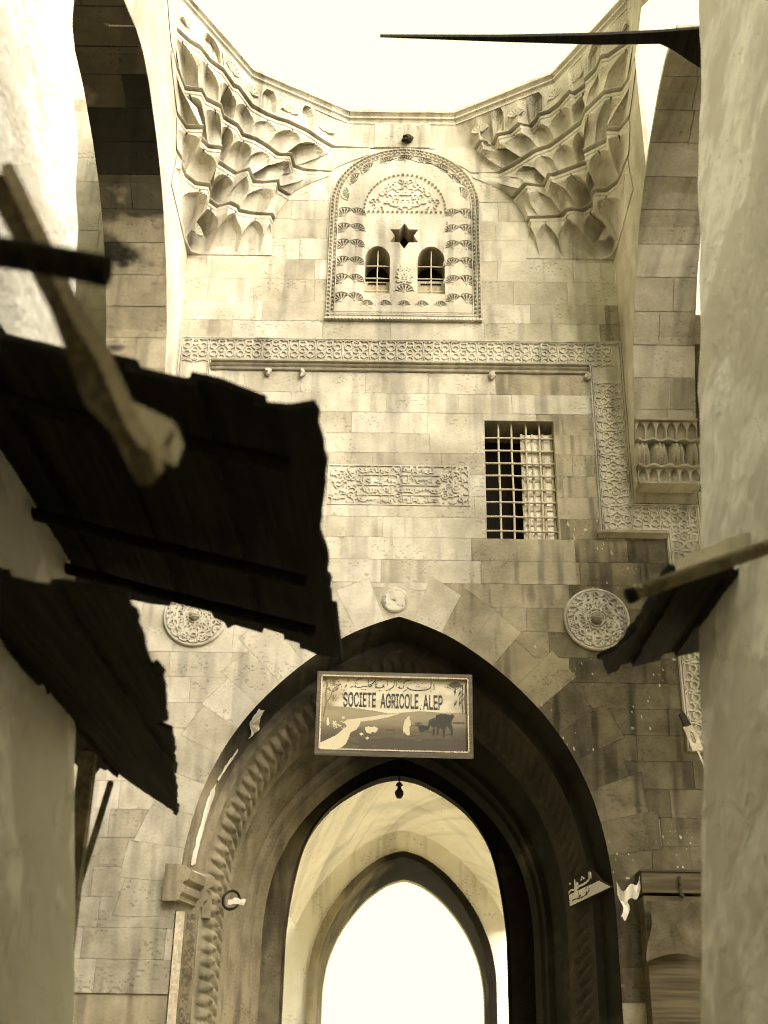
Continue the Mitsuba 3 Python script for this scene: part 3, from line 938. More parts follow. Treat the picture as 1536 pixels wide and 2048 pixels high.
def transverse(name, label, x0, x1, mats, solid_to, side):
    k = thing(name, label, 'arch', None)
    fine = np.array([pr_at(s) for s in np.linspace(0, PL_[-1], 70)])
    pts = [p for p in fine if p[0] >= solid_to]
    end = pts[-1]
    body = Polygon([(.0, 8.52)] + [tuple(p + np.array([.012, .012])) for p in pts] + [(end[0], 14.9), (0, 14.9)]).buffer(0)
    add(k + '__spandrel', yz_ext(body, x0 if side > 0 else x1 - .3, x0 + .06 if side > 0 else x1), 'stone_carved' if side < 0 else 'stone_plain')
    if True:
        rest = [p for p in fine if p[0] > (-8 if side < 0 else -4.2)]
        shell = Polygon([tuple(p + np.array([0, .012])) for p in rest] + [tuple(p + np.array([0, .05])) for p in rest[::-1]]).buffer(0)
        add(k + '__ring', yz_ext(shell, x0, x1), 'stone_plain')
    s = .0
    s_end = PL_[-1] if side < 0 else float(np.interp(4.2, -PRF[:, 0], PL_))
    while s < s_end - .2:
        h = .40 + .05 * rng.random()
        s1 = min(s + h, PL_[-1])
        cut = [x0 + (x1 - x0) * c for c in ([0, 1] if rng.random() < .35 else [0, .35 + .3 * rng.random(), 1])]
        for a, b in zip(cut[:-1], cut[1:]):
            g = .0045
            lift = rng.normal(.006, .004)
            P, Q = [], []
            for q in np.linspace(s + g, s1 - g, 5):
                p, p2 = pr_at(q), pr_at(q + .01)
                d = (p2 - p) / np.linalg.norm(p2 - p); n = np.array([-d[1], d[0]])
                if n[1] > 0 or (abs(n[1]) < 1e-6 and n[0] > 0):
                    n = -n
                if q > PL_[-1] - .05:
                    n = np.array([.9, -.3])
                if np.dot(n, np.array([-3.6, 9.5]) - p) < 0:
                    n = -n
                P.append(p + n * (.002 + lift)); Q.append(p - n * .03)
            ring = P + Q[::-1]
            add(k + '__stone_block', yz_ext(Polygon(ring).buffer(0), a + (.0 if a == x0 else g), b - (0 if b == x1 else g)), mats[rng.integers(len(mats))])
        s = s1
    return k


TL = transverse('transverse_arch', 'soot stained stone arch spanning the street on the left of the bay', -3.83, -3.03, SOOT, -7.2, -1)
TR = transverse('transverse_arch', 'broken stone arch on the right of the bay, sky showing beside it', 3.125, 3.93, ['stone_5', 'stone_3', 'stone_5'], -2.36, 1)

# carved stalactite corbel on the right pier
CB = TR + '__stalactite_corbel'


def face_cells(x0, x1, n, z0, z1, y, deep, out_bot, key, mat, bell=False):
    for i in range(n):
        a, b = x0 + (x1 - x0) * i / n, x0 + (x1 - x0) * (i + 1) / n
        u = np.linspace(0, 1, 15)[:, None]; v = np.linspace(0, 1, 15)[None, :]
        s = np.abs(2 * u - 1)
        if bell:
            prj = out_bot * np.sqrt(np.clip(1 - (s / .92) ** 2, 0, 1)) * (np.clip(np.sin(np.clip(v * 1.15, 0, 1) * math.pi * .62 + .35), 0, 1)) + .02 * np.cos(u * 8 * np.pi) * (s < .8)
            yy = y - prj
        else:
            w = np.where(v < .5, 1.0, np.sqrt(np.clip(1 - (np.clip(v - .5, 0, 1) / .44) ** 1.5, 0, 1)))
            ins = (s / .78) < w
            yy = y - out_bot * v + np.where(ins, deep * np.clip(1 - (s / .78 / np.maximum(w, 1e-3)) ** 2, 0, 1) ** .4, -.008)
        X = a + (b - a) * u + 0 * v; Z = z0 + (z1 - z0) * v + 0 * u
        add(key, grid(np.stack([X, yy + 0 * X, Z], -1)), mat, 35)


cx0, cx1 = 3.13, 3.93
add(CB, bx(cx0, cx1, -.24, .0, 8.66, 9.62), 'stone_5')
face_cells(cx0, cx1, 6, 8.67, 8.86, -.31, .05, .02, CB + '__small_niche', 'stone_3')
face_cells(cx0 - .04, cx1 + .06, 4, 8.90, 9.20, -.31, .05, .13, CB + '__bell_niche', 'stone_5', True)
face_cells(cx0, cx1, 6, 9.26, 9.50, -.36, .12, .06, CB + '__small_niche', 'stone_3')
for z, d in ((8.65, .36), (8.875, .40), (9.225, .45), (9.52, .47)):
    P = []
    for x in np.linspace(cx0, cx1, 40):
        w = .03 * math.cos((x - cx0) / (cx1 - cx0) * 4 * 2 * math.pi) if z in (8.875, 9.225) else 0
        P.append([(x, 0, z - .012), (x, -d - w, z - .012), (x, -d - w - .008, z + .012), (x, -d - w + .02, z + .022), (x, 0, z + .022)])
    add(CB + '__ledge', grid(np.array(P)), 'stone_3')

# the bays beyond: street walls to the left and right
for name, label, x0, x1, mats, hgt in (('souk_wall', 'pale plastered street wall on the far left beyond the soot stained arch', -7.5, -3.96, ['stone_4', 'stone_2'], 15.4),
                                       ('souk_wall', 'plain grey stone street wall on the far right beyond the broken arch', 3.965, 4.3, GRIME_SHADE + ['stone_5'], 11.5)):
    k = thing(name, label, 'wall')
    add(k, bx(x0, x1, .012, .6, 0, hgt), 'mortar')
    ashlar(box(x0, 1.8, x1, hgt), list(np.arange(1.8, hgt + .2, .46)), k + '__stone_block', mats, .8, 1.5)
for sx in (-1, 1):   # strip of wall between pier and street wall above the arch springing
    a, b = (-3.96, -3.03) if sx < 0 else (3.125, 3.965)
    add(GH + '__side_wall', bx(a, b, .02, .6, 8.55, 15.1 if sx < 0 else 12.0), 'stone_plain')

# ------------------------------------------------------------------ inside the gate
GT = GH + '__gateway'
SK = .02


def ring_at(y, hw, apex, spring=3.3, z0=0.0, n=34):
    o = arch(CX + SK * y, hw, apex, spring, z0, n)
    return np.stack([o[:, 0], np.full(len(o), y), o[:, 1]], 1)


def loft(st, n=34):
    return grid(np.array([ring_at(*s, n=n) for s in st]))


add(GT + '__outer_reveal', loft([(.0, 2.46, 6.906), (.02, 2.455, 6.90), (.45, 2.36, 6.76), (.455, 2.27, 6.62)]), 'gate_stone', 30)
# carved vine band: pairs of leaves climbing the splay
na, nd = 420, 26
b0, b1 = (.455, 2.27, 6.62), (1.25, 2.06, 6.24)
A0, A1 = ring_at(*b0, n=na), ring_at(*b1, n=na)
def resample(P, n):
    s = np.r_[0, np.cumsum(np.linalg.norm(np.diff(P, axis=0), axis=1))]
    q = np.linspace(0, s[-1], n)
    return np.stack([np.interp(q, s, P[:, k]) for k in range(3)], 1), q
A0, sl = resample(A0, 900); A1, _ = resample(A1, 900)
vv = np.linspace(0, 1, nd)
G = A0[:, None] + (A1 - A0)[:, None] * vv[None, :, None]
cen = np.array([CX, .7, 3.6])
ndir = np.stack([CX - G[..., 0], -0.25 * np.ones(G.shape[:2]), np.minimum(0, 3.3 - G[..., 2])], -1)
ndir /= np.linalg.norm(ndir, axis=-1, keepdims=True)
ph = sl[:, None] / .145
fr1 = ph - np.floor(ph)
pair = np.abs(np.sin(math.pi * ph))
leaf = np.clip(1 - ((vv[None] - (.27 + .16 * fr1)) / .17) ** 2, 0, 1) + np.clip(1 - ((vv[None] - (.73 - .16 * fr1)) / .17) ** 2, 0, 1)
hgt_ = .05 * leaf * pair ** .6 + .022 * np.exp(-((vv[None] - .5) / .07) ** 2) * np.abs(np.cos(math.pi * ph))
hgt_ += .02 * (meshkit.fbm(G * 16, 3) - .5)
hgt_[:, 0] = hgt_[:, -1] = 0
G2 = G + ndir * hgt_[..., None]
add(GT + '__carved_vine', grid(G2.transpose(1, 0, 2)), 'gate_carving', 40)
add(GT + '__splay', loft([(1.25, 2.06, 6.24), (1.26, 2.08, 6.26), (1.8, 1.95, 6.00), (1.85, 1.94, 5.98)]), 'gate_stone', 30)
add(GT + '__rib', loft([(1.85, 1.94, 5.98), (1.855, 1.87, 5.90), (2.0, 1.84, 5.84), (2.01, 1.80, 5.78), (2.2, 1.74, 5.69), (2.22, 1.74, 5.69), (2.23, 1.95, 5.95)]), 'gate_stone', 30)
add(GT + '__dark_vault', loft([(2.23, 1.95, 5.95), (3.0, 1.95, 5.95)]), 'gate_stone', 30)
# impost mouldings either side
for sx in (-1, 1):
    P = []
    for y, dx in ((-.05, .0), (.0, 0.), (.45, -.10), (.455, -.19)):
        hw = 2.46 + dx
        row = []
        for o, z in [(0, 3.46), (.05, 3.48), (.05, 3.53), (.09, 3.56), (.10, 3.62), (.07, 3.66), (.14, 3.70), (.16, 3.80), (.10, 3.84), (0, 3.86)]:
            row.append((CX + sx * (hw - o), y, z))
        P.append(row)
    first = [(CX + sx * (2.60 - 0 * o), -.05, z) for o, z in zip(range(10), [r[2] for r in P[0]])]
    P = [first] + P
    for j, row in enumerate(P[1:2]):
        P[1] = [(x, y - .06, z) for x, y, z in row]
    P[0] = [(x, y - .06, z) for x, y, z in P[0]]
    if sx > 0:
        continue   # the right one is knocked off
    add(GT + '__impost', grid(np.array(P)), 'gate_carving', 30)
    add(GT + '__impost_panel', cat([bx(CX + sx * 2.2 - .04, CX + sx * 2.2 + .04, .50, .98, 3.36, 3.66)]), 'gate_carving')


def custom_ring(pts, y, cx, z0=0.0):
    p = np.asarray(pts, float)
    s = PchipInterpolator(np.linspace(0, 1, len(p)), p)(np.linspace(0, 1, 24))
    right = np.vstack([s, [[s[-1, 0], z0]]])
    left = right[::-1] * [-1, 1]
    o = np.vstack([left[:-1], right]); o[:, 0] += cx
    return o


PV = thing('entrance_passage', 'vaulted entrance passage behind the gate with two pointed arches in a row', 'passage')
door = [(0, 5.642), (.25, 5.60), (.53, 5.48), (1.015, 5.13), (1.345, 4.57), (1.49, 3.85), (1.53, 3.4)]
farc = [(0, 5.58), (.3, 5.50), (.75, 5.2), (1.21, 4.66), (1.41, 4.30), (1.58, 3.8), (1.64, 3.3)]
o1, o2 = custom_ring(door, 3, .115), custom_ring([(x * .97, z - .02) for x, z in door], 3, .115)
dw = box(-2.2, 0, 2.4, 6.4).difference(Polygon(o1).union(box(-1.0, -1, 1.2, 1)))
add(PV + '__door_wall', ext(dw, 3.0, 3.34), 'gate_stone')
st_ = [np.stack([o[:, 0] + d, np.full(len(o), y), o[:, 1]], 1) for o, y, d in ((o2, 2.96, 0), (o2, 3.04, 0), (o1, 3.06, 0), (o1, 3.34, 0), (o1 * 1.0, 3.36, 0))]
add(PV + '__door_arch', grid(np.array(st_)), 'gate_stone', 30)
hv = [np.stack([(o := custom_ring([(x * 1.30, 3.0 + (z - 3.0) * 1.17) for x, z in farc], y, CX + SK * y))[:, 0], np.full(len(o), y), o[:, 1]], 1) for y in (3.9, 5, 7, 9.0)]
add(PV + '__hall_vault', grid(np.array([h[7:-7] for h in hv])), 'vault_plaster', 40)
e0 = Polygon(custom_ring(farc, 9, CX + SK * 9)).union(box(-1.4, -1, 1.9, 1))
add(PV + '__end_wall', ext(box(-4, 0, 4.6, 7.2).difference(e0), 9.0, 9.2), 'vault_plaster')
q0, q1 = custom_ring(farc, 9, CX + SK * 9), custom_ring(farc, 12, CX + SK * 12)
q00 = custom_ring([(x * .955, z - .06) for x, z in farc], 9, CX + SK * 9)
rings_ = [np.stack([o[:, 0], np.full(len(o), y), o[:, 1]], 1) for o, y in ((q00 * 1, 8.93), (q00, 8.97), (q00, 9.1), (q0, 9.12), (q1, 12.0))]
rings_[0] = np.stack([q0[:, 0] + (q0[:, 0] - .265) * .03, np.full(len(q0), 8.94), q0[:, 1] + .05], 1)
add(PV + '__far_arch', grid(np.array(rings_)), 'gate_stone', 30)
add(PV + '__far_wall', ext(box(-8, 0, 8.6, 9).difference(Polygon(q1).union(box(-1.4, -1, 1.9, 1))), 12.0, 12.3), 'stone_plain')
# upper floor over the passage and the flank walls of the gate block
add(PV + '__upper_floor', bx(-8, 8.6, .62, 3.3, 7.25, 7.5), 'stone_plain')
add(PV + '__door_wall_reflector', ext(dw.buffer(-.01), 3.345, 3.37), 'vault_plaster')  # pale sheet added as a reflector toward the hall end wall
hk = tube([(.13, 3.03, 5.66), (.13, 2.99, 5.60), (.135, 2.98, 5.5)], .012, 6)
LP = thing('hanging_lamp', 'small black lamp hanging at the crown of the inner doorway', 'lamp')
add(LP + '__hook', hk, 'iron_dark')
pr_l = [(.0, 5.30), (.035, 5.31), (.06, 5.36), (.062, 5.40), (.03, 5.44), (.025, 5.47), (.055, 5.49), (.03, 5.53), (0.0, 5.53)]
P = np.array([[(.135 + r * math.cos(a), 2.98 + r * math.sin(a), z) for a in np.linspace(0, 2 * math.pi, 15)] for r, z in pr_l])
add(LP + '__body', grid(P), 'iron_dark', 40)

# ------------------------------------------------------------------ painted sign under the arch
SG = thing('painted_sign', 'framed painted sign with a ploughing scene, hanging across the dark gate arch', 'sign')
SY = .06
SX0, SX1, SZ0, SZ1 = -.835, .92, 5.235, 6.125
sc_u, sc_v = (SX1 - SX0) / 1475., (SZ1 - SZ0) / 725.
tilt = -.010


def sp(X, Y):
    u = SX0 + (X - 40) * sc_u
    v = SZ1 - (Y - 40) * sc_v
    return (u, v + tilt * (u - SX0))


def sgeom(pts, b=None):
    q = [sp(*p) for p in pts]
    return LineString(q).buffer(b) if b else Polygon(q).buffer(0)


def paint_fn(p, n, uv):
    w = (p.z - 5.72) / .38
    g = fbm(p.x * 5, 0, p.z * 9, 3)
    v = smoothstep(.45, 1.0, dr.abs(p.x - .04))
    return mix((.30, .255, .15), (.60, .545, .39), smoothstep(.2, .8, g * .7 + .35 - .35 * v))


def field_fn(p, n, uv):
    g = fbm(p.x * 9, 1, p.z * 22, 4)
    h = smoothstep(5.75, 5.25, p.z)
    return mix(mix((.20, .165, .09), (.30, .255, .155), g), mix((.035, .028, .014), (.12, .097, .05), g), smoothstep(.05, .75, h + .5 * (g - .5)))


bs('paint_sky', proc(paint_fn), .45, spec=.4)
bs('paint_field', proc(field_fn), .45, spec=.4)
bs('paint_dark', tex((.022, .017, .009)), .45, spec=.4)
bs('paint_brown', tex((.055, .043, .022)), .45, spec=.4)
bs('paint_mid', tex((.16, .125, .062)), .45, spec=.4)
bs('paint_light', tex((.52, .46, .30)), .45, spec=.4)
add(SG + '__board', ext(sgeom([(20, 20), (1535, 20), (1535, 785), (20, 785)]), SY, SY + .03), 'paint_sky')
lay = lambda g, m, k, d: add(SG + '__' + k, ext(g, SY - d, SY), m)
board = sgeom([(40, 40), (1515, 40), (1515, 765), (40, 765)])
lay(sgeom([(40, 330), (260, 335), (420, 350), (600, 372), (720, 392), (860, 380), (1040, 360), (1250, 372), (1515, 365), (1515, 765), (40, 765)]).intersection(board), 'paint_field', 'painted_field', .0015)
lay(sgeom([(40, 700), (120, 660), (200, 620), (265, 560), (300, 530), (270, 490), (300, 465), (470, 440), (640, 410), (850, 385), (720, 430), (560, 465), (440, 480), (425, 520), (400, 560), (340, 590), (325, 640), (300, 700), (250, 745), (160, 765), (40, 765)]), 'paint_light', 'painted_river', .003)
for k_ in ('', '_001'):
    labels[SG + '__painted_furrows' + k_] = {'kind': 'stuff'}
rp = np.random.default_rng(3)
mid = [sgeom([(x + 60 * math.cos(a) * s, y + 9 * math.sin(a)) for a in np.arange(8) * .785]) for x, y, s in zip(rp.uniform(420, 1450, 26), rp.uniform(440, 740, 26), rp.uniform(.5, 1.4, 26))]
lay(unary_union(mid[:13]).intersection(board), 'paint_mid', 'painted_furrows', .003)
lay(unary_union(mid[13:] + [sgeom([(430, 650), (800, 640), (1515, 640), (1515, 765), (420, 765)]).difference(unary_union(mid[:9]))]).intersection(board), 'paint_brown', 'painted_furrows', .0025)
tr = [sgeom([(60, 765 - 330), (85, 300), (75, 200), (90, 90)], .010), sgeom([(85, 300), (130, 230), (150, 160), (220, 100)], .007), sgeom([(90, 120), (60, 60)], .006)]
for x, y, s in zip(rp.normal(140, 80, 70), rp.normal(110, 62, 70), rp.uniform(8, 24, 70)):
    a = rp.uniform(0, 6.28)
    if 44 < x < 360 and 44 < y < 330:
        tr.append(sgeom([(x + s * math.cos(a), y + s * math.sin(a)), (x + s * .4 * math.cos(a + 1.6), y + s * .4 * math.sin(a + 1.6)), (x - s * math.cos(a), y - s * math.sin(a)), (x - s * .4 * math.cos(a + 1.6), y - s * .4 * math.sin(a + 1.6))]))
for x, y in ((165, 250), (120, 330)):
    for a in np.linspace(.3, 5.9, 8):
        tr.append(sgeom([(x, y), (x + 40 * math.cos(a) - 6, y + 30 * math.sin(a)), (x + 46 * math.cos(a), y + 34 * math.sin(a)), (x + 36 * math.cos(a) + 6, y + 30 * math.sin(a))]))
lay(unary_union(tr).intersection(board), 'paint_mid', 'painted_tree', .004)
pm = []
for x in (1470, 1500):
    pm.append(sgeom([(x, 370), (x - 8, 230), (x, 90)], .006))
for a in np.linspace(2.2, 4.9, 11):
    pm.append(sgeom([(1480, 90), (1480 + 110 * math.cos(a), 90 - 70 * math.sin(a) * .6), (1480 + 200 * math.cos(a), 110 - 60 * math.sin(a)), (1480 + 105 * math.cos(a), 100 - 70 * math.sin(a) * .5)]))
for k in range(18):
    x, y = rp.uniform(1385, 1500), rp.uniform(100, 260)
    pm.append(sgeom([(x, y), (x + 5, y + 25), (x - 14, y + 62), (x - 8, y + 25)]))
lay(unary_union(pm).intersection(board), 'paint_brown', 'painted_palm', .004)
hs = [[(1200, 400), (1240, 385), (1290, 385), (1340, 395), (1365, 385), (1385, 400), (1370, 430), (1350, 470), (1370, 540), (1365, 600), (1350, 600), (1345, 550), (1310, 500), (1290, 540), (1285, 620), (1270, 625), (1265, 540), (1235, 520), (1220, 600), (1205, 600), (1205, 500), (1190, 450)],
      [(1130, 450), (1180, 425), (1215, 440), (1220, 500), (1190, 520), (1180, 600), (1165, 600), (1165, 520), (1140, 500), (1120, 560), (1110, 555), (1120, 490)]]
lay(unary_union([sgeom(h) for h in hs] + [sgeom([(1020, 520), (1060, 500), (1120, 510), (1120, 560), (1040, 580)])]), 'paint_dark', 'painted_team', .005)
lay(unary_union([sgeom([(935, 612), (1040, 582), (1200, 520)], .004), sgeom([(945, 510), (1090, 480), (1190, 440)], .002)]), 'paint_mid', 'painted_plough', .0055)
mn = sgeom([(908, 420), (925, 415), (935, 425), (930, 445), (945, 470), (945, 510), (930, 520), (935, 600), (915, 612), (900, 600), (880, 570), (870, 590), (865, 540), (875, 490), (885, 455), (905, 442)])
lay(mn, 'paint_light', 'painted_ploughman', .005)
sh = [[(485, 535), (520, 528), (550, 535), (575, 525), (610, 540), (612, 560), (590, 590), (560, 580), (540, 600), (500, 590), (485, 560)], [(430, 600), (450, 590), (470, 600), (460, 620), (435, 615)], [(490, 640), (515, 630), (530, 645), (505, 660)]]
fl = [sgeom([(x + s * math.cos(a), y + s * .8 * math.sin(a)) for a in np.arange(6) * 1.05]) for x, y, s in zip(rp.uniform(140, 290, 26), rp.uniform(480, 560, 26), rp.uniform(5, 13, 26))]
lay(unary_union([sgeom(q) for q in sh] + fl + [sgeom([(100, 450), (115, 445), (120, 480), (125, 520), (100, 530), (95, 490)]), sgeom([(248, 440), (262, 432), (278, 440), (275, 458), (252, 456)])]), 'paint_light', 'painted_flock', .005)
# lettering
LT = []


def latin(text, X0, X1, Ytop, Ybot):
    m = meshkit.text_mesh(text, 1.0, .002, bold=True)
    v = m.vertices
    a, b = v[:, 0].min(), v[:, 0].max()
    zc = 1.0
    X = X0 + (v[:, 0] - a) / (b - a) * (X1 - X0)
    Y = Ybot - v[:, 1] / zc * (Ybot - Ytop)
    q = np.array([sp(x, y) for x, y in zip(X, Y)])
    d = v[:, 2] / v[:, 2].max()
    m.vertices = np.stack([q[:, 0], SY - .0062 * d, q[:, 1]], 1)
    return m


LT.append(latin('SOCIETE', 258, 588, 190, 330))
LT.append(latin('AGRICOLE', 635, 1020, 195, 335))
LT.append(latin('ALEP', 1068, 1268, 200, 340))
add(SG + '__latin_lettering', cat(LT), 'paint_dark')
add(SG + '__comma', ext(unary_union([sgeom([(1045, 318), (1050, 345), (1036, 352), (1040, 335)]), sgeom([(1040, 300), (1052, 300), (1050, 308)])]), SY - .006, SY), 'paint_dark')
AR = [([(1375, 118), (1378, 215)], 13), ([(1332, 95), (1330, 165), (1312, 198), (1260, 222), (1180, 236), (1090, 242), (1030, 236), (975, 218), (945, 192)], 13),
      ([(965, 205), (930, 235), (880, 262)], 8), ([(985, 74), (930, 92), (890, 115), (895, 150), (880, 200), (850, 212), (815, 208), (800, 200), (825, 185)], 12),
      ([(768, 85), (768, 185)], 9), ([(735, 85), (735, 160), (720, 195), (690, 210)], 11), ([(715, 195), (690, 225), (655, 250)], 7), ([(690, 205), (650, 235), (600, 258)], 7),
      ([(628, 85), (630, 170)], 10), ([(575, 160), (548, 175), (560, 190), (580, 192), (540, 205), (500, 212), (460, 212), (435, 205), (455, 190)], 11),
      ([(430, 85), (432, 190)], 10), ([(320, 85), (312, 150), (322, 190), (355, 200), (375, 180), (340, 165), (390, 145), (440, 75)], 11),
      ([(300, 205), (275, 190), (255, 200), (235, 190), (210, 205), (160, 218), (120, 208), (95, 195), (112, 180)], 11), ([(100, 110), (160, 80), (235, 66)], 6), ([(460, 95), (520, 82), (590, 74)], 6), ([(320, 120), (400, 85)], 4)]
AD = [(1118, 138), (1096, 175), (1132, 178), (815, 100), (845, 104), (695, 108), (455, 135), (455, 158), (495, 258), (525, 258), (205, 245), (232, 248), (276, 246), (105, 142), (130, 142), (385, 148), (1248, 118), (1188, 122), (1070, 112), (1000, 122), (1325, 256)]
ag = [sgeom([(307.2 + x * .6334, y * .634) for x, y in L], w * .5 * .634 * sc_u) for L, w in AR] + [Point(*sp(307.2 + x * .6334, y * .634)).buffer(8.5 * .634 * sc_u, 4) for x, y in AD]
add(SG + '__arabic_lettering', ext(unary_union(ag), SY - .0062, SY), 'paint_dark')


def bar(p, q, w, d, y, mat, key):
    p, q = np.array(p), np.array(q)
    t = (q - p) / np.linalg.norm(q - p); n = np.array([-t[1], t[0]])
    m = ext(Polygon([p - t * w * .0, q + t * w * .0, q + n * w + t * w, p + n * w - t * w]), y - d, y + .03)
    v = m.vertices
    return m


c0, c1, c2, c3 = [np.array(sp(*p)) for p in ((40, 765), (1515, 765), (1515, 40), (40, 40))]
for a, b in ((c0, c1), (c1, c2), (c2, c3), (c3, c0)):
    m = bar(b, a, .062, .055, SY, None, '')
    add(SG + '__frame_rail', m, 'wood_frame')
    t = (a - b) / np.linalg.norm(a - b); n = np.array([-t[1], t[0]])
    add(SG + '__frame_slip', ext(LineString([b + n * .007, a + n * .007]).buffer(.007, cap_style=2), SY - .062, SY), 'wood_pale')

# police post arrow on the right jamb
PS = thing('arrow_sign', 'white arrow sign with black and white script on the dark right jamb', 'sign')
jo = np.array([2.17, .779, 3.719]); ju = np.array([2.428, .151, 3.789]) - jo
jl = np.linalg.norm(ju); ju /= jl
jn = np.cross(ju, [0, 0, 1]); jn /= np.linalg.norm(jn)
if jn[1] > 0:
    jn = -jn
jv = np.cross(jn, ju); jv = jv if jv[2] > 0 else -jv
jn = np.cross(ju, jv)
# picture coordinates of the zoomed photograph: arrow strip runs from (180, 740) to (985, 375)
eu, ev = np.array([985 - 180, 375 - 740.]), np.array([330 - 180, 1045 - 740.])


def jp(x, y):
    a, b = np.linalg.solve(np.stack([eu, ev], 1), np.array([x - 180, y - 740.]))
    return (a * jl, -b * .130)


def jg(pts, w=None):
    q = [jp(*p) for p in pts]
    return LineString(q).buffer(w) if w else Polygon(q).buffer(0)


jfr = (jo + jn * .03, ju, jv, jn)
add(PS + '__backing_board', flat(jg([(20, 380), (640, 60), (1010, 340), (1420, 545), (310, 1080), (110, 760)]), .012, (jo + jn * .012, ju, jv, jn)), 'passage_dark')
add(PS + '__arrow', flat(jg([(180, 740), (985, 375), (1380, 545), (330, 1045)]), .006, jfr), 'paper')
W1 = [([(600, 150), (650, 270), (660, 340), (600, 420), (500, 480), (410, 510), (385, 560), (350, 650)], .011), ([(645, 150), (710, 300)], .007), ([(215, 350), (285, 510), (300, 600)], .008),
      ([(285, 530), (320, 420), (350, 430), (330, 560), (290, 610), (200, 610), (155, 680)], .010)]
add(PS + '__white_script', flat(unary_union([jg(a, w) for a, w in W1] + [Point(*jp(x, y)).buffer(.012, 4) for x, y in ((430, 270), (425, 335), (490, 300), (100, 440))]), .006, jfr), 'paper')
B1 = [([(770, 590), (790, 650), (760, 700), (700, 760), (620, 815), (540, 840), (400, 860), (370, 900)], .006), ([(720, 650), (705, 690), (745, 690), (725, 650)], .0035), ([(470, 660), (520, 770), (545, 820)], .004), ([(520, 770), (555, 735), (570, 775), (530, 810)], .0035)]
add(PS + '__black_script', flat(unary_union([jg(a, w) for a, w in B1] + [Point(*jp(x, y)).buffer(.005, 4) for x, y in ((645, 580), (680, 562), (738, 535), (305, 745), (340, 725))]), .003, (jo + jn * .036, ju, jv, jn)), 'paint_dark')

# ------------------------------------------------------------------ awnings of rough boards in the near street
def slab3(pts3, thick, seed, amp=.006, frame=None):
    """A sloping board cut to an outline of 3-D points that lie in one plane."""
    p = np.asarray(pts3, float)
    o = p[0]
    n = frame
    n = np.asarray(n, float) / np.linalg.norm(n)
    u = np.cross([0, 1, 0], n); u /= np.linalg.norm(u); v = np.cross(n, u)
    q = np.stack([(p - o) @ u, (p - o) @ v], 1)
    return Polygon(q).buffer(0), (o, u, v, n)


def boards(key, outline, nrm, nb, mats, thick=.028, seed=1, along_y=True, rot=0.0):
    g, (o, u, v, n) = slab3(outline, thick, seed, frame=nrm)
    r = np.random.default_rng(seed)
    x0, y0, x1, y1 = g.bounds
    cut = np.linspace(x0, x1, nb + 1)
    cut[1:-1] += r.normal(0, (x1 - x0) / nb * .1, nb - 1)
    for i in range(nb):
        b = box(cut[i] - .02, y0 - 1, cut[i + 1] + .02, y1 + 1).intersection(g)
        for q in polys(b):
            if q.area < .002:
                continue
            pts = jag(np.array(q.exterior.coords)[:-1], .006, .07, seed + i)
            m = flat(Polygon(pts).buffer(0), thick, (o + n * ((i % 2) * (thick + .002) + r.uniform(-.002, .002)), u, v, n))
            if m is not None:
                add(key, m, mats[r.integers(len(mats))])


DKW = ['wood_black', 'wood_black_2', 'wood_black']
AW1 = thing('plank_awning', 'large black plank awning jutting over the street from the left, upper of the two', 'awning')
a1 = [(-1.197, -9.847, 4.249), (-.998, -9.848, 4.199), (-.727, -9.856, 4.132), (-.628, -9.822, 4.107), (-.548, -9.799, 4.087), (-.433, -9.831, 4.058), (-.354, -9.889, 4.038), (-.327, -9.909, 4.032), (-.306, -9.841, 4.027), (-.317, -9.739, 4.029), (-.301, -9.603, 4.025), (-.292, -9.43, 4.023), (-.309, -9.207, 4.027), (-.344, -8.902, 4.036), (-.354, -8.611, 4.038), (-.334, -8.376, 4.034), (-.351, -8.167, 4.038), (-.332, -8.11, 4.033), (-.34, -7.664, 4.035), (-.34, -7.207, 4.035), (-.333, -6.986, 4.033), (-.348, -6.833, 4.037), (-.452, -6.781, 4.063), (-.539, -6.829, 4.085), (-.688, -6.829, 4.122), (-.687, -6.923, 4.122), (-.759, -6.934, 4.14), (-.978, -6.965, 4.194), (-1.038, -6.858, 4.21), (-1.047, -6.969, 4.212), (-1.191, -7.034, 4.248), (-1.249, -7.071, 4.262), (-1.364, -7.103, 4.291), (-1.385, -7.012, 4.296), (-1.522, -6.961, 4.331), (-1.689, -6.934, 4.372), (-2.12, -6.93, 4.48), (-2.12, -9.9, 4.48), (-1.752, -9.882, 4.388), (-1.498, -9.873, 4.324)]
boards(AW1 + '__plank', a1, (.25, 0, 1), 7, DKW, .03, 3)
for y in (-9.5, -8.2, -7.45):
    add(AW1 + '__rafter', tube([(-2.1, y, 4.40), (-1.4, y + .02, 4.22), (-.45, y, 3.985)], .035, 7), 'wood_black', True)
add(AW1 + '__edge_strip', slab_ := flat(Polygon([(0, 0), (.03, .0), (.034, .95), (.012, .96)]), .03, ((-.345, -7.75, 4.03), (1, 0, -.25), (0, 1, 0), (.25, 0, 1))), 'wood_black_2')
AW2 = thing('plank_awning', 'lower black plank awning at the left edge, ragged board ends over bright wall', 'awning')
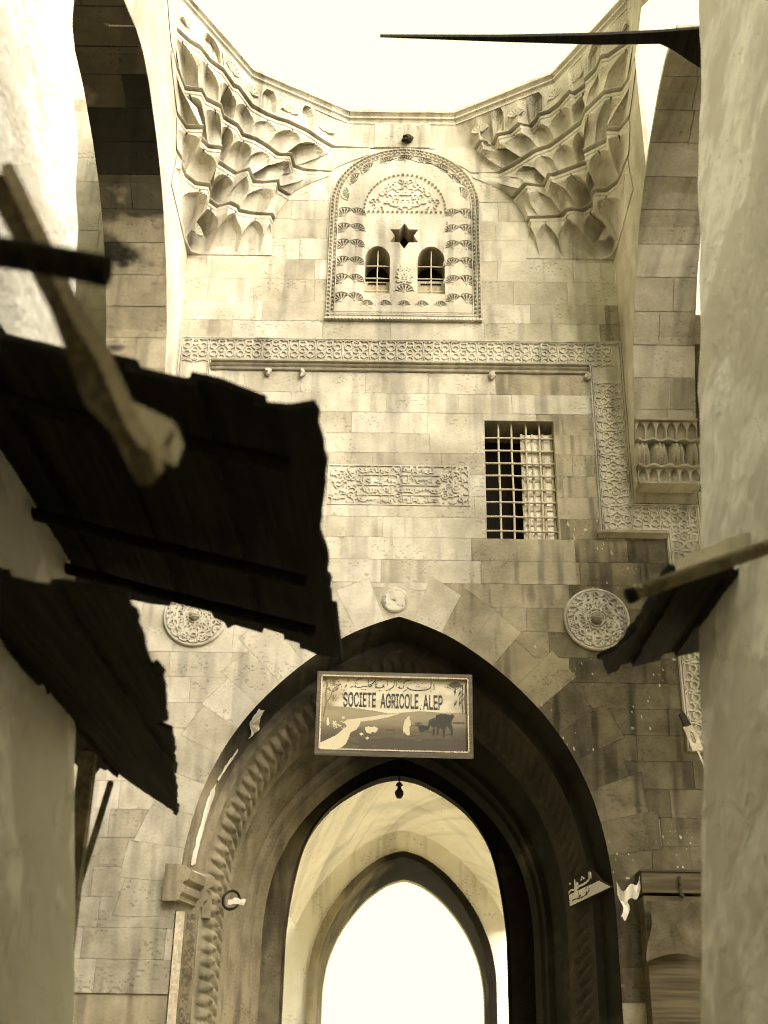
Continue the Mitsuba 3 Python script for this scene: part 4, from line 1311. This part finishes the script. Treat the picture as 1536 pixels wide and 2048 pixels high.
a2 = [(-1.01, -9.773, 3.253), (-1.036, -9.596, 3.259), (-1.018, -9.553, 3.254), (-1.045, -9.39, 3.261), (-1.07, -9.091, 3.268), (-1.088, -8.837, 3.272), (-1.058, -8.91, 3.265), (-1.047, -8.869, 3.262), (-1.037, -8.769, 3.259), (-1.093, -8.782, 3.273), (-1.053, -8.719, 3.263), (-1.097, -8.407, 3.274), (-1.174, -7.896, 3.293), (-1.171, -7.879, 3.293), (-1.265, -7.761, 3.316), (-1.181, -7.694, 3.295), (-1.226, -7.333, 3.307), (-1.38, -6.295, 3.345), (-1.456, -5.759, 3.364), (-1.575, -5.018, 3.394), (-1.637, -5.169, 3.409), (-1.785, -5.75, 3.446), (-1.847, -6.043, 3.462), (-1.853, -6.175, 3.463), (-1.883, -6.115, 3.471), (-1.908, -6.156, 3.477), (-2.0, -5.901, 3.5), (-2.1, -6.0, 3.525), (-2.1, -9.65, 3.525), (-1.682, -9.591, 3.421), (-1.333, -9.661, 3.333)]
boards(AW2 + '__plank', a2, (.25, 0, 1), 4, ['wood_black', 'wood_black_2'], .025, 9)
PO = thing('wooden_post', 'weathered upright post carrying the lower awning at the left edge', 'post')
add(PO, cat([bx(-1.93, -1.835, -6.64, -6.55, 0, 3.47)]), 'wood_grey')
add(PO + '__brace', tube([(-1.88, -6.6, 2.5), (-1.86, -6.3, 3.0), (-1.84, -6.1, 3.40)], .022, 6), 'wood_grey')

AWR = thing('ragged_awning', 'ragged black board awning jutting in from the right edge below the carved step', 'awning')
ar = [(1.618, -8.049, 4.074), (1.448, -8.261, 4.032), (1.431, -8.155, 4.028), (1.427, -7.981, 4.027), (1.436, -7.805, 4.029), (1.427, -7.64, 4.027), (1.426, -7.419, 4.026), (1.4, -7.351, 4.02), (1.358, -7.221, 4.01), (1.355, -7.151, 4.009), (1.276, -7.076, 3.989), (1.252, -7.037, 3.983), (1.319, -6.953, 4.0), (1.382, -6.631, 4.016), (1.409, -6.663, 4.022), (1.646, -6.696, 4.082), (1.941, -6.69, 4.155), (2.0, -6.68, 4.17), (2.0, -8.02, 4.17)]
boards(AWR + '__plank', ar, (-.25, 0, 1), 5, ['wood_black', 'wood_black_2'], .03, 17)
add(AWR + '__front_fringe', flat(jag_ := Polygon(jag([(0, 0), (.9, .02), (.9, .20), (.3, .16), (.0, .07)], .006, .05, 4)).buffer(0), .02, ((1.465, -8.28, 4.02), (1, 0, .18), (0, .1, 1), (0, -1, .1))), 'paper')
PB = thing('pole_end', 'blurred pole end with two pale nail heads beside the right awning', 'pole')
add(PB, tube([(1.062, -9.0, 3.617), (1.15, -9.0, 3.645), (1.26, -9.0, 3.69), (1.98, -9.0, 3.96)], .034, 9), 'wood_grey', True)
add(PB + '__cap', tube([(1.05, -9.0, 3.605), (1.085, -9.0, 3.62)], .037, 9), 'wood_black', True)
for x in (1.083, 1.108):
    add(PB + '__nail', ball((x, -9.03, 3.645), .008, (1, 1, 1), 1), 'paper', True)

# blurred rafters close to the camera on the left
RB = thing('roof_rafter', 'out of focus slanting rafter with light painted on its top edge, nearest at the left edge', 'rafter')
rb = Polygon([(-1.155, 4.06), (-.895, 3.534), (-.843, 3.451), (-.809, 3.403), (-.708, 3.198), (-.665, 3.145), (-.647, 3.10), (-.665, 3.077), (-.696, 3.079), (-.731, 3.136), (-.79, 3.243), (-.868, 3.321), (-1.0, 3.62), (-1.25, 4.05)])
add(RB, ext(rb, -11.2, -11.08), 'wood_grey')
add(RB + '__painted_lit_edge', ext(LineString([(-1.165, 4.06), (-.885, 3.53), (-.80, 3.40), (-.70, 3.195), (-.66, 3.14)]).buffer(.020), -11.225, -11.06), 'wood_pale')  # pale strip paints the light along the top edge
RE = thing('rafter_end', 'sawn beam end coloured pale as if sunlit, beside the slanting rafter at left', 'rafter')
add(RE, ext(Polygon([(-.80, 3.385), (-.632, 3.300), (-.612, 3.272), (-.628, 3.205), (-.70, 3.238), (-.78, 3.285)]), -11.05, -10.95), 'paper')  # sunlight on the beam end is put into its pale material
add(RE + '__end_grain', ext(Polygon([(-.627, 3.274), (-.621, 3.246), (-.638, 3.207), (-.646, 3.226)]), -11.052, -10.96), 'wood_grey')
RC = thing('rafter_end', 'dark round beam end poking in at the far left under the soot stained arch', 'rafter')
add(RC, tube([(-1.35, -11.4, 3.66), (-1.0, -11.4, 3.60), (-.83, -11.4, 3.566), (-.772, -11.4, 3.552)], .044, 10), 'wood_black_2', True)
# dark timber roof over the lane, its edge cutting across the top of the sky
LR = thing('roof_timber', 'dark broken roof timber crossing the top right of the sky', 'timber')
g_ = Polygon([(-.18, -6.248), (.886, -6.212), (1.776, -6.191), (2.305, -6.209), (2.43, -6.143), (2.66, -5.98), (3.12, -5.70), (3.12, -6.1), (2.66, -6.39), (2.3, -6.345), (1.78, -6.305), (.89, -6.27), (-.18, -6.258)])
m = trimesh.creation.extrude_polygon(g_, .03, engine='earcut'); m.apply_translation((0, 0, 10.0)); add(LR, m, 'wood_black')
RF = thing('added_lane_roof', 'unseen dark plank roof added behind the camera to cut front sky light', 'roof')
add(RF, bx(-2.6, 2.6, -17, -12.4, 9.75, 9.85), 'wood_black')  # out of view, added to hold back sky light from the front
# mat roof added over the right street to shade the lower right front
MR = thing('added_mat_roof', 'dark mat roof added beyond the broken right arch to shade the front', 'roof')
m = yz_ext(Polygon([(-.02, 13.2), (-2.5, 10.95), (-7.2, 10.9), (-7.2, 10.83), (-2.5, 10.88), (-.02, 13.1)]), 4.3, 9); add(MR, m, 'wood_black_2')
HC = thing('added_hanging_mat', 'dark mat added under the right mat roof edge to block the sun', 'mat')
add(HC, yz_ext(Polygon([(-.7, 6.0), (-.7, 12.45), (-2.5, 10.86), (-7.2, 10.8), (-7.2, 6.2), (-4, 5.9)]), 4.24, 4.28), 'wood_black_2')  # added mat, keeps low sun off the lower right wall
HB = thing('added_street_house', 'added stone house behind the lane walls, shaped to block sky and sun', 'house')  # added blocker, wings and tower sized to steer sun and sky light
add(HB + '__wing', bx(-14, -2.8, -9, -7.3, 0, 13.5), 'stone_plain')
add(HB + '__wing', bx(2.6, 8, -9, -7.3, 0, 6.0), 'stone_plain')
add(HB + '__tower', bx(8, 12.5, -9, -7.2, 0, 12.5), 'stone_plain')
LS = thing('added_mat_roof', 'dark mat roof added beyond the soot stained left arch to cut light', 'roof')
add(LS, bx(-10, -3.9, -7.2, -2.9, 15.3, 15.38), 'wood_black_2')  # added cover, cuts sky light from the left street
LH = thing('added_street_house', 'stone house added on the far left to cut light from that side', 'house')
add(LH, bx(-12, -10, -9, .6, 0, 15), 'stone_plain')  # added block, closes off light from the left end
# walls of the lane that the awnings hang on, and the added building behind the camera
LN = thing('lane_wall', 'battered plaster lane wall on the left that carries the plank awnings', 'wall')


def battered(x_of_z, out, top):
    zs_ = np.linspace(0, top, 60)
    path = [(0, y) for y in np.linspace(-16, -7.2, 50)] + [(out * .06, -7.17), (out * .9, -7.15)]
    P = np.array([[(x_of_z(z) + d, y, z) for d, y in path] for z in zs_])
    w = meshkit.fbm(P * [1.2, 1.2, 1.2], 4, 3) - .5
    P[..., 0] += w * .09
    P[:, -3:, 1] += (meshkit.fbm(P[:, -3:] * 3.1, 3, 8) - .5) * .10
    P[-1, :, 2] += (meshkit.noise(P[-1] * 2) - .5) * .3
    return grid(P)


add(LN, battered(lambda z: -1.385 - .128 * z, -1, 9.5), 'lane_plaster', 40)
LN2 = thing('lane_wall', 'battered plaster lane wall on the right that carries the ragged awning', 'wall')
add(LN2, battered(lambda z: 1.445 + .098 * z, 1, 9.5), 'lane_plaster', 40)
LE = thing('added_lane_house', 'unseen house added behind the camera to cut low sky light', 'house')
add(LE, bx(-6, 6, -19, -17, 0, 9.5), 'stone_plain')  # unseen block added to narrow the sky behind the camera

# ------------------------------------------------------------------ small things on the gate front
BX = thing('wall_locker', 'brown wooden locker with lid and hasp on the wall right of the gate', 'locker')
add(BX + '__body', bx(2.80, 3.46, -.30, 0.0, 2.2, 3.57), 'wood_brown')
add(BX + '__lid', cat([bx(2.79, 3.47, -.33, -.0, 3.60, 3.82), bx(2.78, 3.48, -.35, .0, 3.822, 3.845)]), 'wood_brown')
add(BX + '__hasp', cat([bx(3.19, 3.22, -.345, -.33, 3.56, 3.78), ball((3.205, -.345, 3.70), .022, (1, .6, 1), 1), ball((3.215, -.345, 3.57), .026, (1, .6, 1), 1)]), 'iron_dark')
CS = thing('canvas_sheet', 'creased canvas sheet hanging over the front of the wall locker', 'canvas')
u, v = np.meshgrid(np.linspace(0, 1, 34), np.linspace(0, 1, 26), indexing='ij')
p3 = np.stack([2.80 + .64 * u + .04 * np.sin(v * 5) * (1 - u), 0 * u, 3.50 - .62 * v + .08 * np.sin(u * 3.2) * v], -1)
p3[..., 1] = -.36 - .10 * meshkit.fbm(np.stack([u * 2.2 + v * .8, v * 1.6 - u * .5, 0 * u], -1), 3, 5) - .05 * np.abs(np.sin(u * 4 + v * 3))
add(CS, grid(p3.transpose(1, 0, 2)), 'canvas', 20)
TS = thing('torn_rag', 'torn pale rag hanging from the left corner of the wall locker', 'rag')
u, v = np.meshgrid(np.linspace(0, 1, 18), np.linspace(0, 1, 12), indexing='ij')
p3 = np.stack([2.52 + .26 * u, -.28 - .09 * np.sin(u * 3.1) * (1 - v), 3.72 - .15 * np.sin(u * 3.0) + .12 * u - .14 * v - .05 * np.sin(u * 9)], -1)
add(TS, grid(p3), 'paper', 25)
p3 = np.stack([2.55 + .08 * u + .02 * np.sin(v * 4), -.27 - .03 * np.cos(u * 4), 3.50 - .17 * v + .02 * np.sin(u * 7)], -1)
add(TS + '__tail', grid(p3), 'paper', 25)
HL = thing('wooden_latch', 'slanting pale wooden latch board with a slot and spike on the right wall', 'latch')
la = math.radians(17)
LAo = np.array([3.455, -.10, 5.52])
lu, lv_ = np.array([math.cos(la), 0, math.sin(la)]), np.array([math.sin(la), 0, -math.cos(la)])
slot = LineString([(.06, .10), (.06, .19)]).buffer(.022)
add(HL, flat(Polygon([(0, 0), (.115, -.005), (.125, .31), (.0, .30)]).difference(slot), -.03, (LAo, lu, lv_, np.array([0, 1.0, 0]))), 'wood_pale')
add(HL + '__spike', flat(Polygon([(.05, .30), (.075, .30), (.068, .56), (.06, .60)]), -.015, (LAo, lu, lv_, np.array([0, 1.0, 0]))), 'wood_pale')
add(HL + '__pin', flat(Polygon([(.055, .13), (.07, .13), (.07, .19), (.055, .19)]), -.02, (LAo + [0, .0, 0], lu, lv_, np.array([0, 1.0, 0]))), 'iron_pale')
add(HL + '__handle', flat(Polygon([(.01, -.16), (.075, -.17), (.10, .0), (.02, .0)]), -.04, (LAo, lu, lv_, np.array([0, 1.0, 0]))), 'iron_dark')

# scraps on the left reveal
ang = np.linspace(0, 2 * math.pi, 25)
IR = thing('iron_ring', 'black iron ring with pale paper tucked in it, on the left jamb', 'ring')
add(IR, tube([(-1.86 + .085 * math.cos(a) + .02 * math.sin(a), .80 + .10 * math.cos(a), 3.60 + .105 * math.sin(a)) for a in ang], .016, 7, False), 'iron_dark', True)
add(IR + '__paper', flat(Polygon(jag([(-.09, -.03), (.02, -.02), (.10, -.035), (.12, .03), (.03, .045), (-.08, .03)], .008, .03, 5)).buffer(0), .006, ((-1.80, .74, 3.57), (1, .3, 0), (0, 0, 1), (0, -1, 0))), 'paper')
PSC = thing('paper_scrap', 'torn white paper scrap stuck on the left edge of the gate arch', 'paper')


def reveal_pt(s, d):
    """Point on the left reveal: s up the arch outline in metres from the springing, d metres into the gate."""
    a = ring_at(.0, 2.46, 6.906, n=120); b = ring_at(.45, 2.36, 6.76, n=120)
    a, b = a[1:], b[1:]
    L = np.r_[0, np.cumsum(np.linalg.norm(np.diff(a, axis=0), axis=1))]
    i0 = int(np.argmax(a[:, 2] > 3.29))
    q = L[i0] + s
    pa = np.array([np.interp(q, L, a[:, k]) for k in range(3)]); pb = np.array([np.interp(q, L, b[:, k]) for k in range(3)])
    nn = np.array([CX - pa[0], 0, 3.3 - pa[2]]); nn /= np.linalg.norm(nn)
    return pa + (pb - pa) * d / .45 + nn * .012


def patch(key, pts, mat, curl=.0, seed=1):
    q = jag(np.array(pts), .008, .05, seed)
    g = Polygon(q).buffer(0)
    for gg in polys(g):
        t = trimesh.creation.extrude_polygon(gg.segmentize(.06), .002, engine='earcut')
        v = t.vertices
        t.vertices = np.array([reveal_pt(x, y) for x, y, _ in v]) + np.stack([v[:, 2] * 1.0 + curl * np.abs(np.sin(v[:, 0] * 30)), 0 * v[:, 2], 0 * v[:, 2]], 1)
        add(key, t, mat)


patch(PSC, [(2.42, .10), (2.62, .06), (2.66, .16), (2.56, .20), (2.50, .38), (2.30, .33), (2.38, .24)], 'paper', .02, 3)
WS = thing('whitewash_streak', 'long pale brush streak of whitewash on the left reveal of the gate', 'paint streak')
patch(WS, [(.62, .22), (.66, .34), (1.25, .33), (1.52, .30), (1.62, .22), (1.50, .17), (1.2, .22)], 'paper', 0, 8)
patch(WS + '__thin_stroke', [(1.66, .20), (1.9, .24), (2.12, .26), (2.10, .30), (1.86, .28), (1.66, .25)], 'paper', 0, 12)
BD = thing('leaning_board', 'pale planed board leaning in the foot of the left reveal', 'board')
add(BD, bx(-2.36, -2.27, -.02, .03, 1.2, 3.36), 'wood_pale')
BD2 = thing('leaning_board', 'grey board leaning beside the pale one in the left reveal', 'board')
add(BD2, bx(-2.245, -2.14, .02, .07, 1.2, 3.34), 'wood_grey')
NL = thing('iron_cramp', 'thin iron cramp driven into the plain splay of the left jamb', 'iron cramp')
add(NL, tube([(-1.80, 1.15, 4.86), (-1.70, 1.22, 4.95), (-1.60, 1.28, 5.05)], .010, 6), 'iron_dark', True)
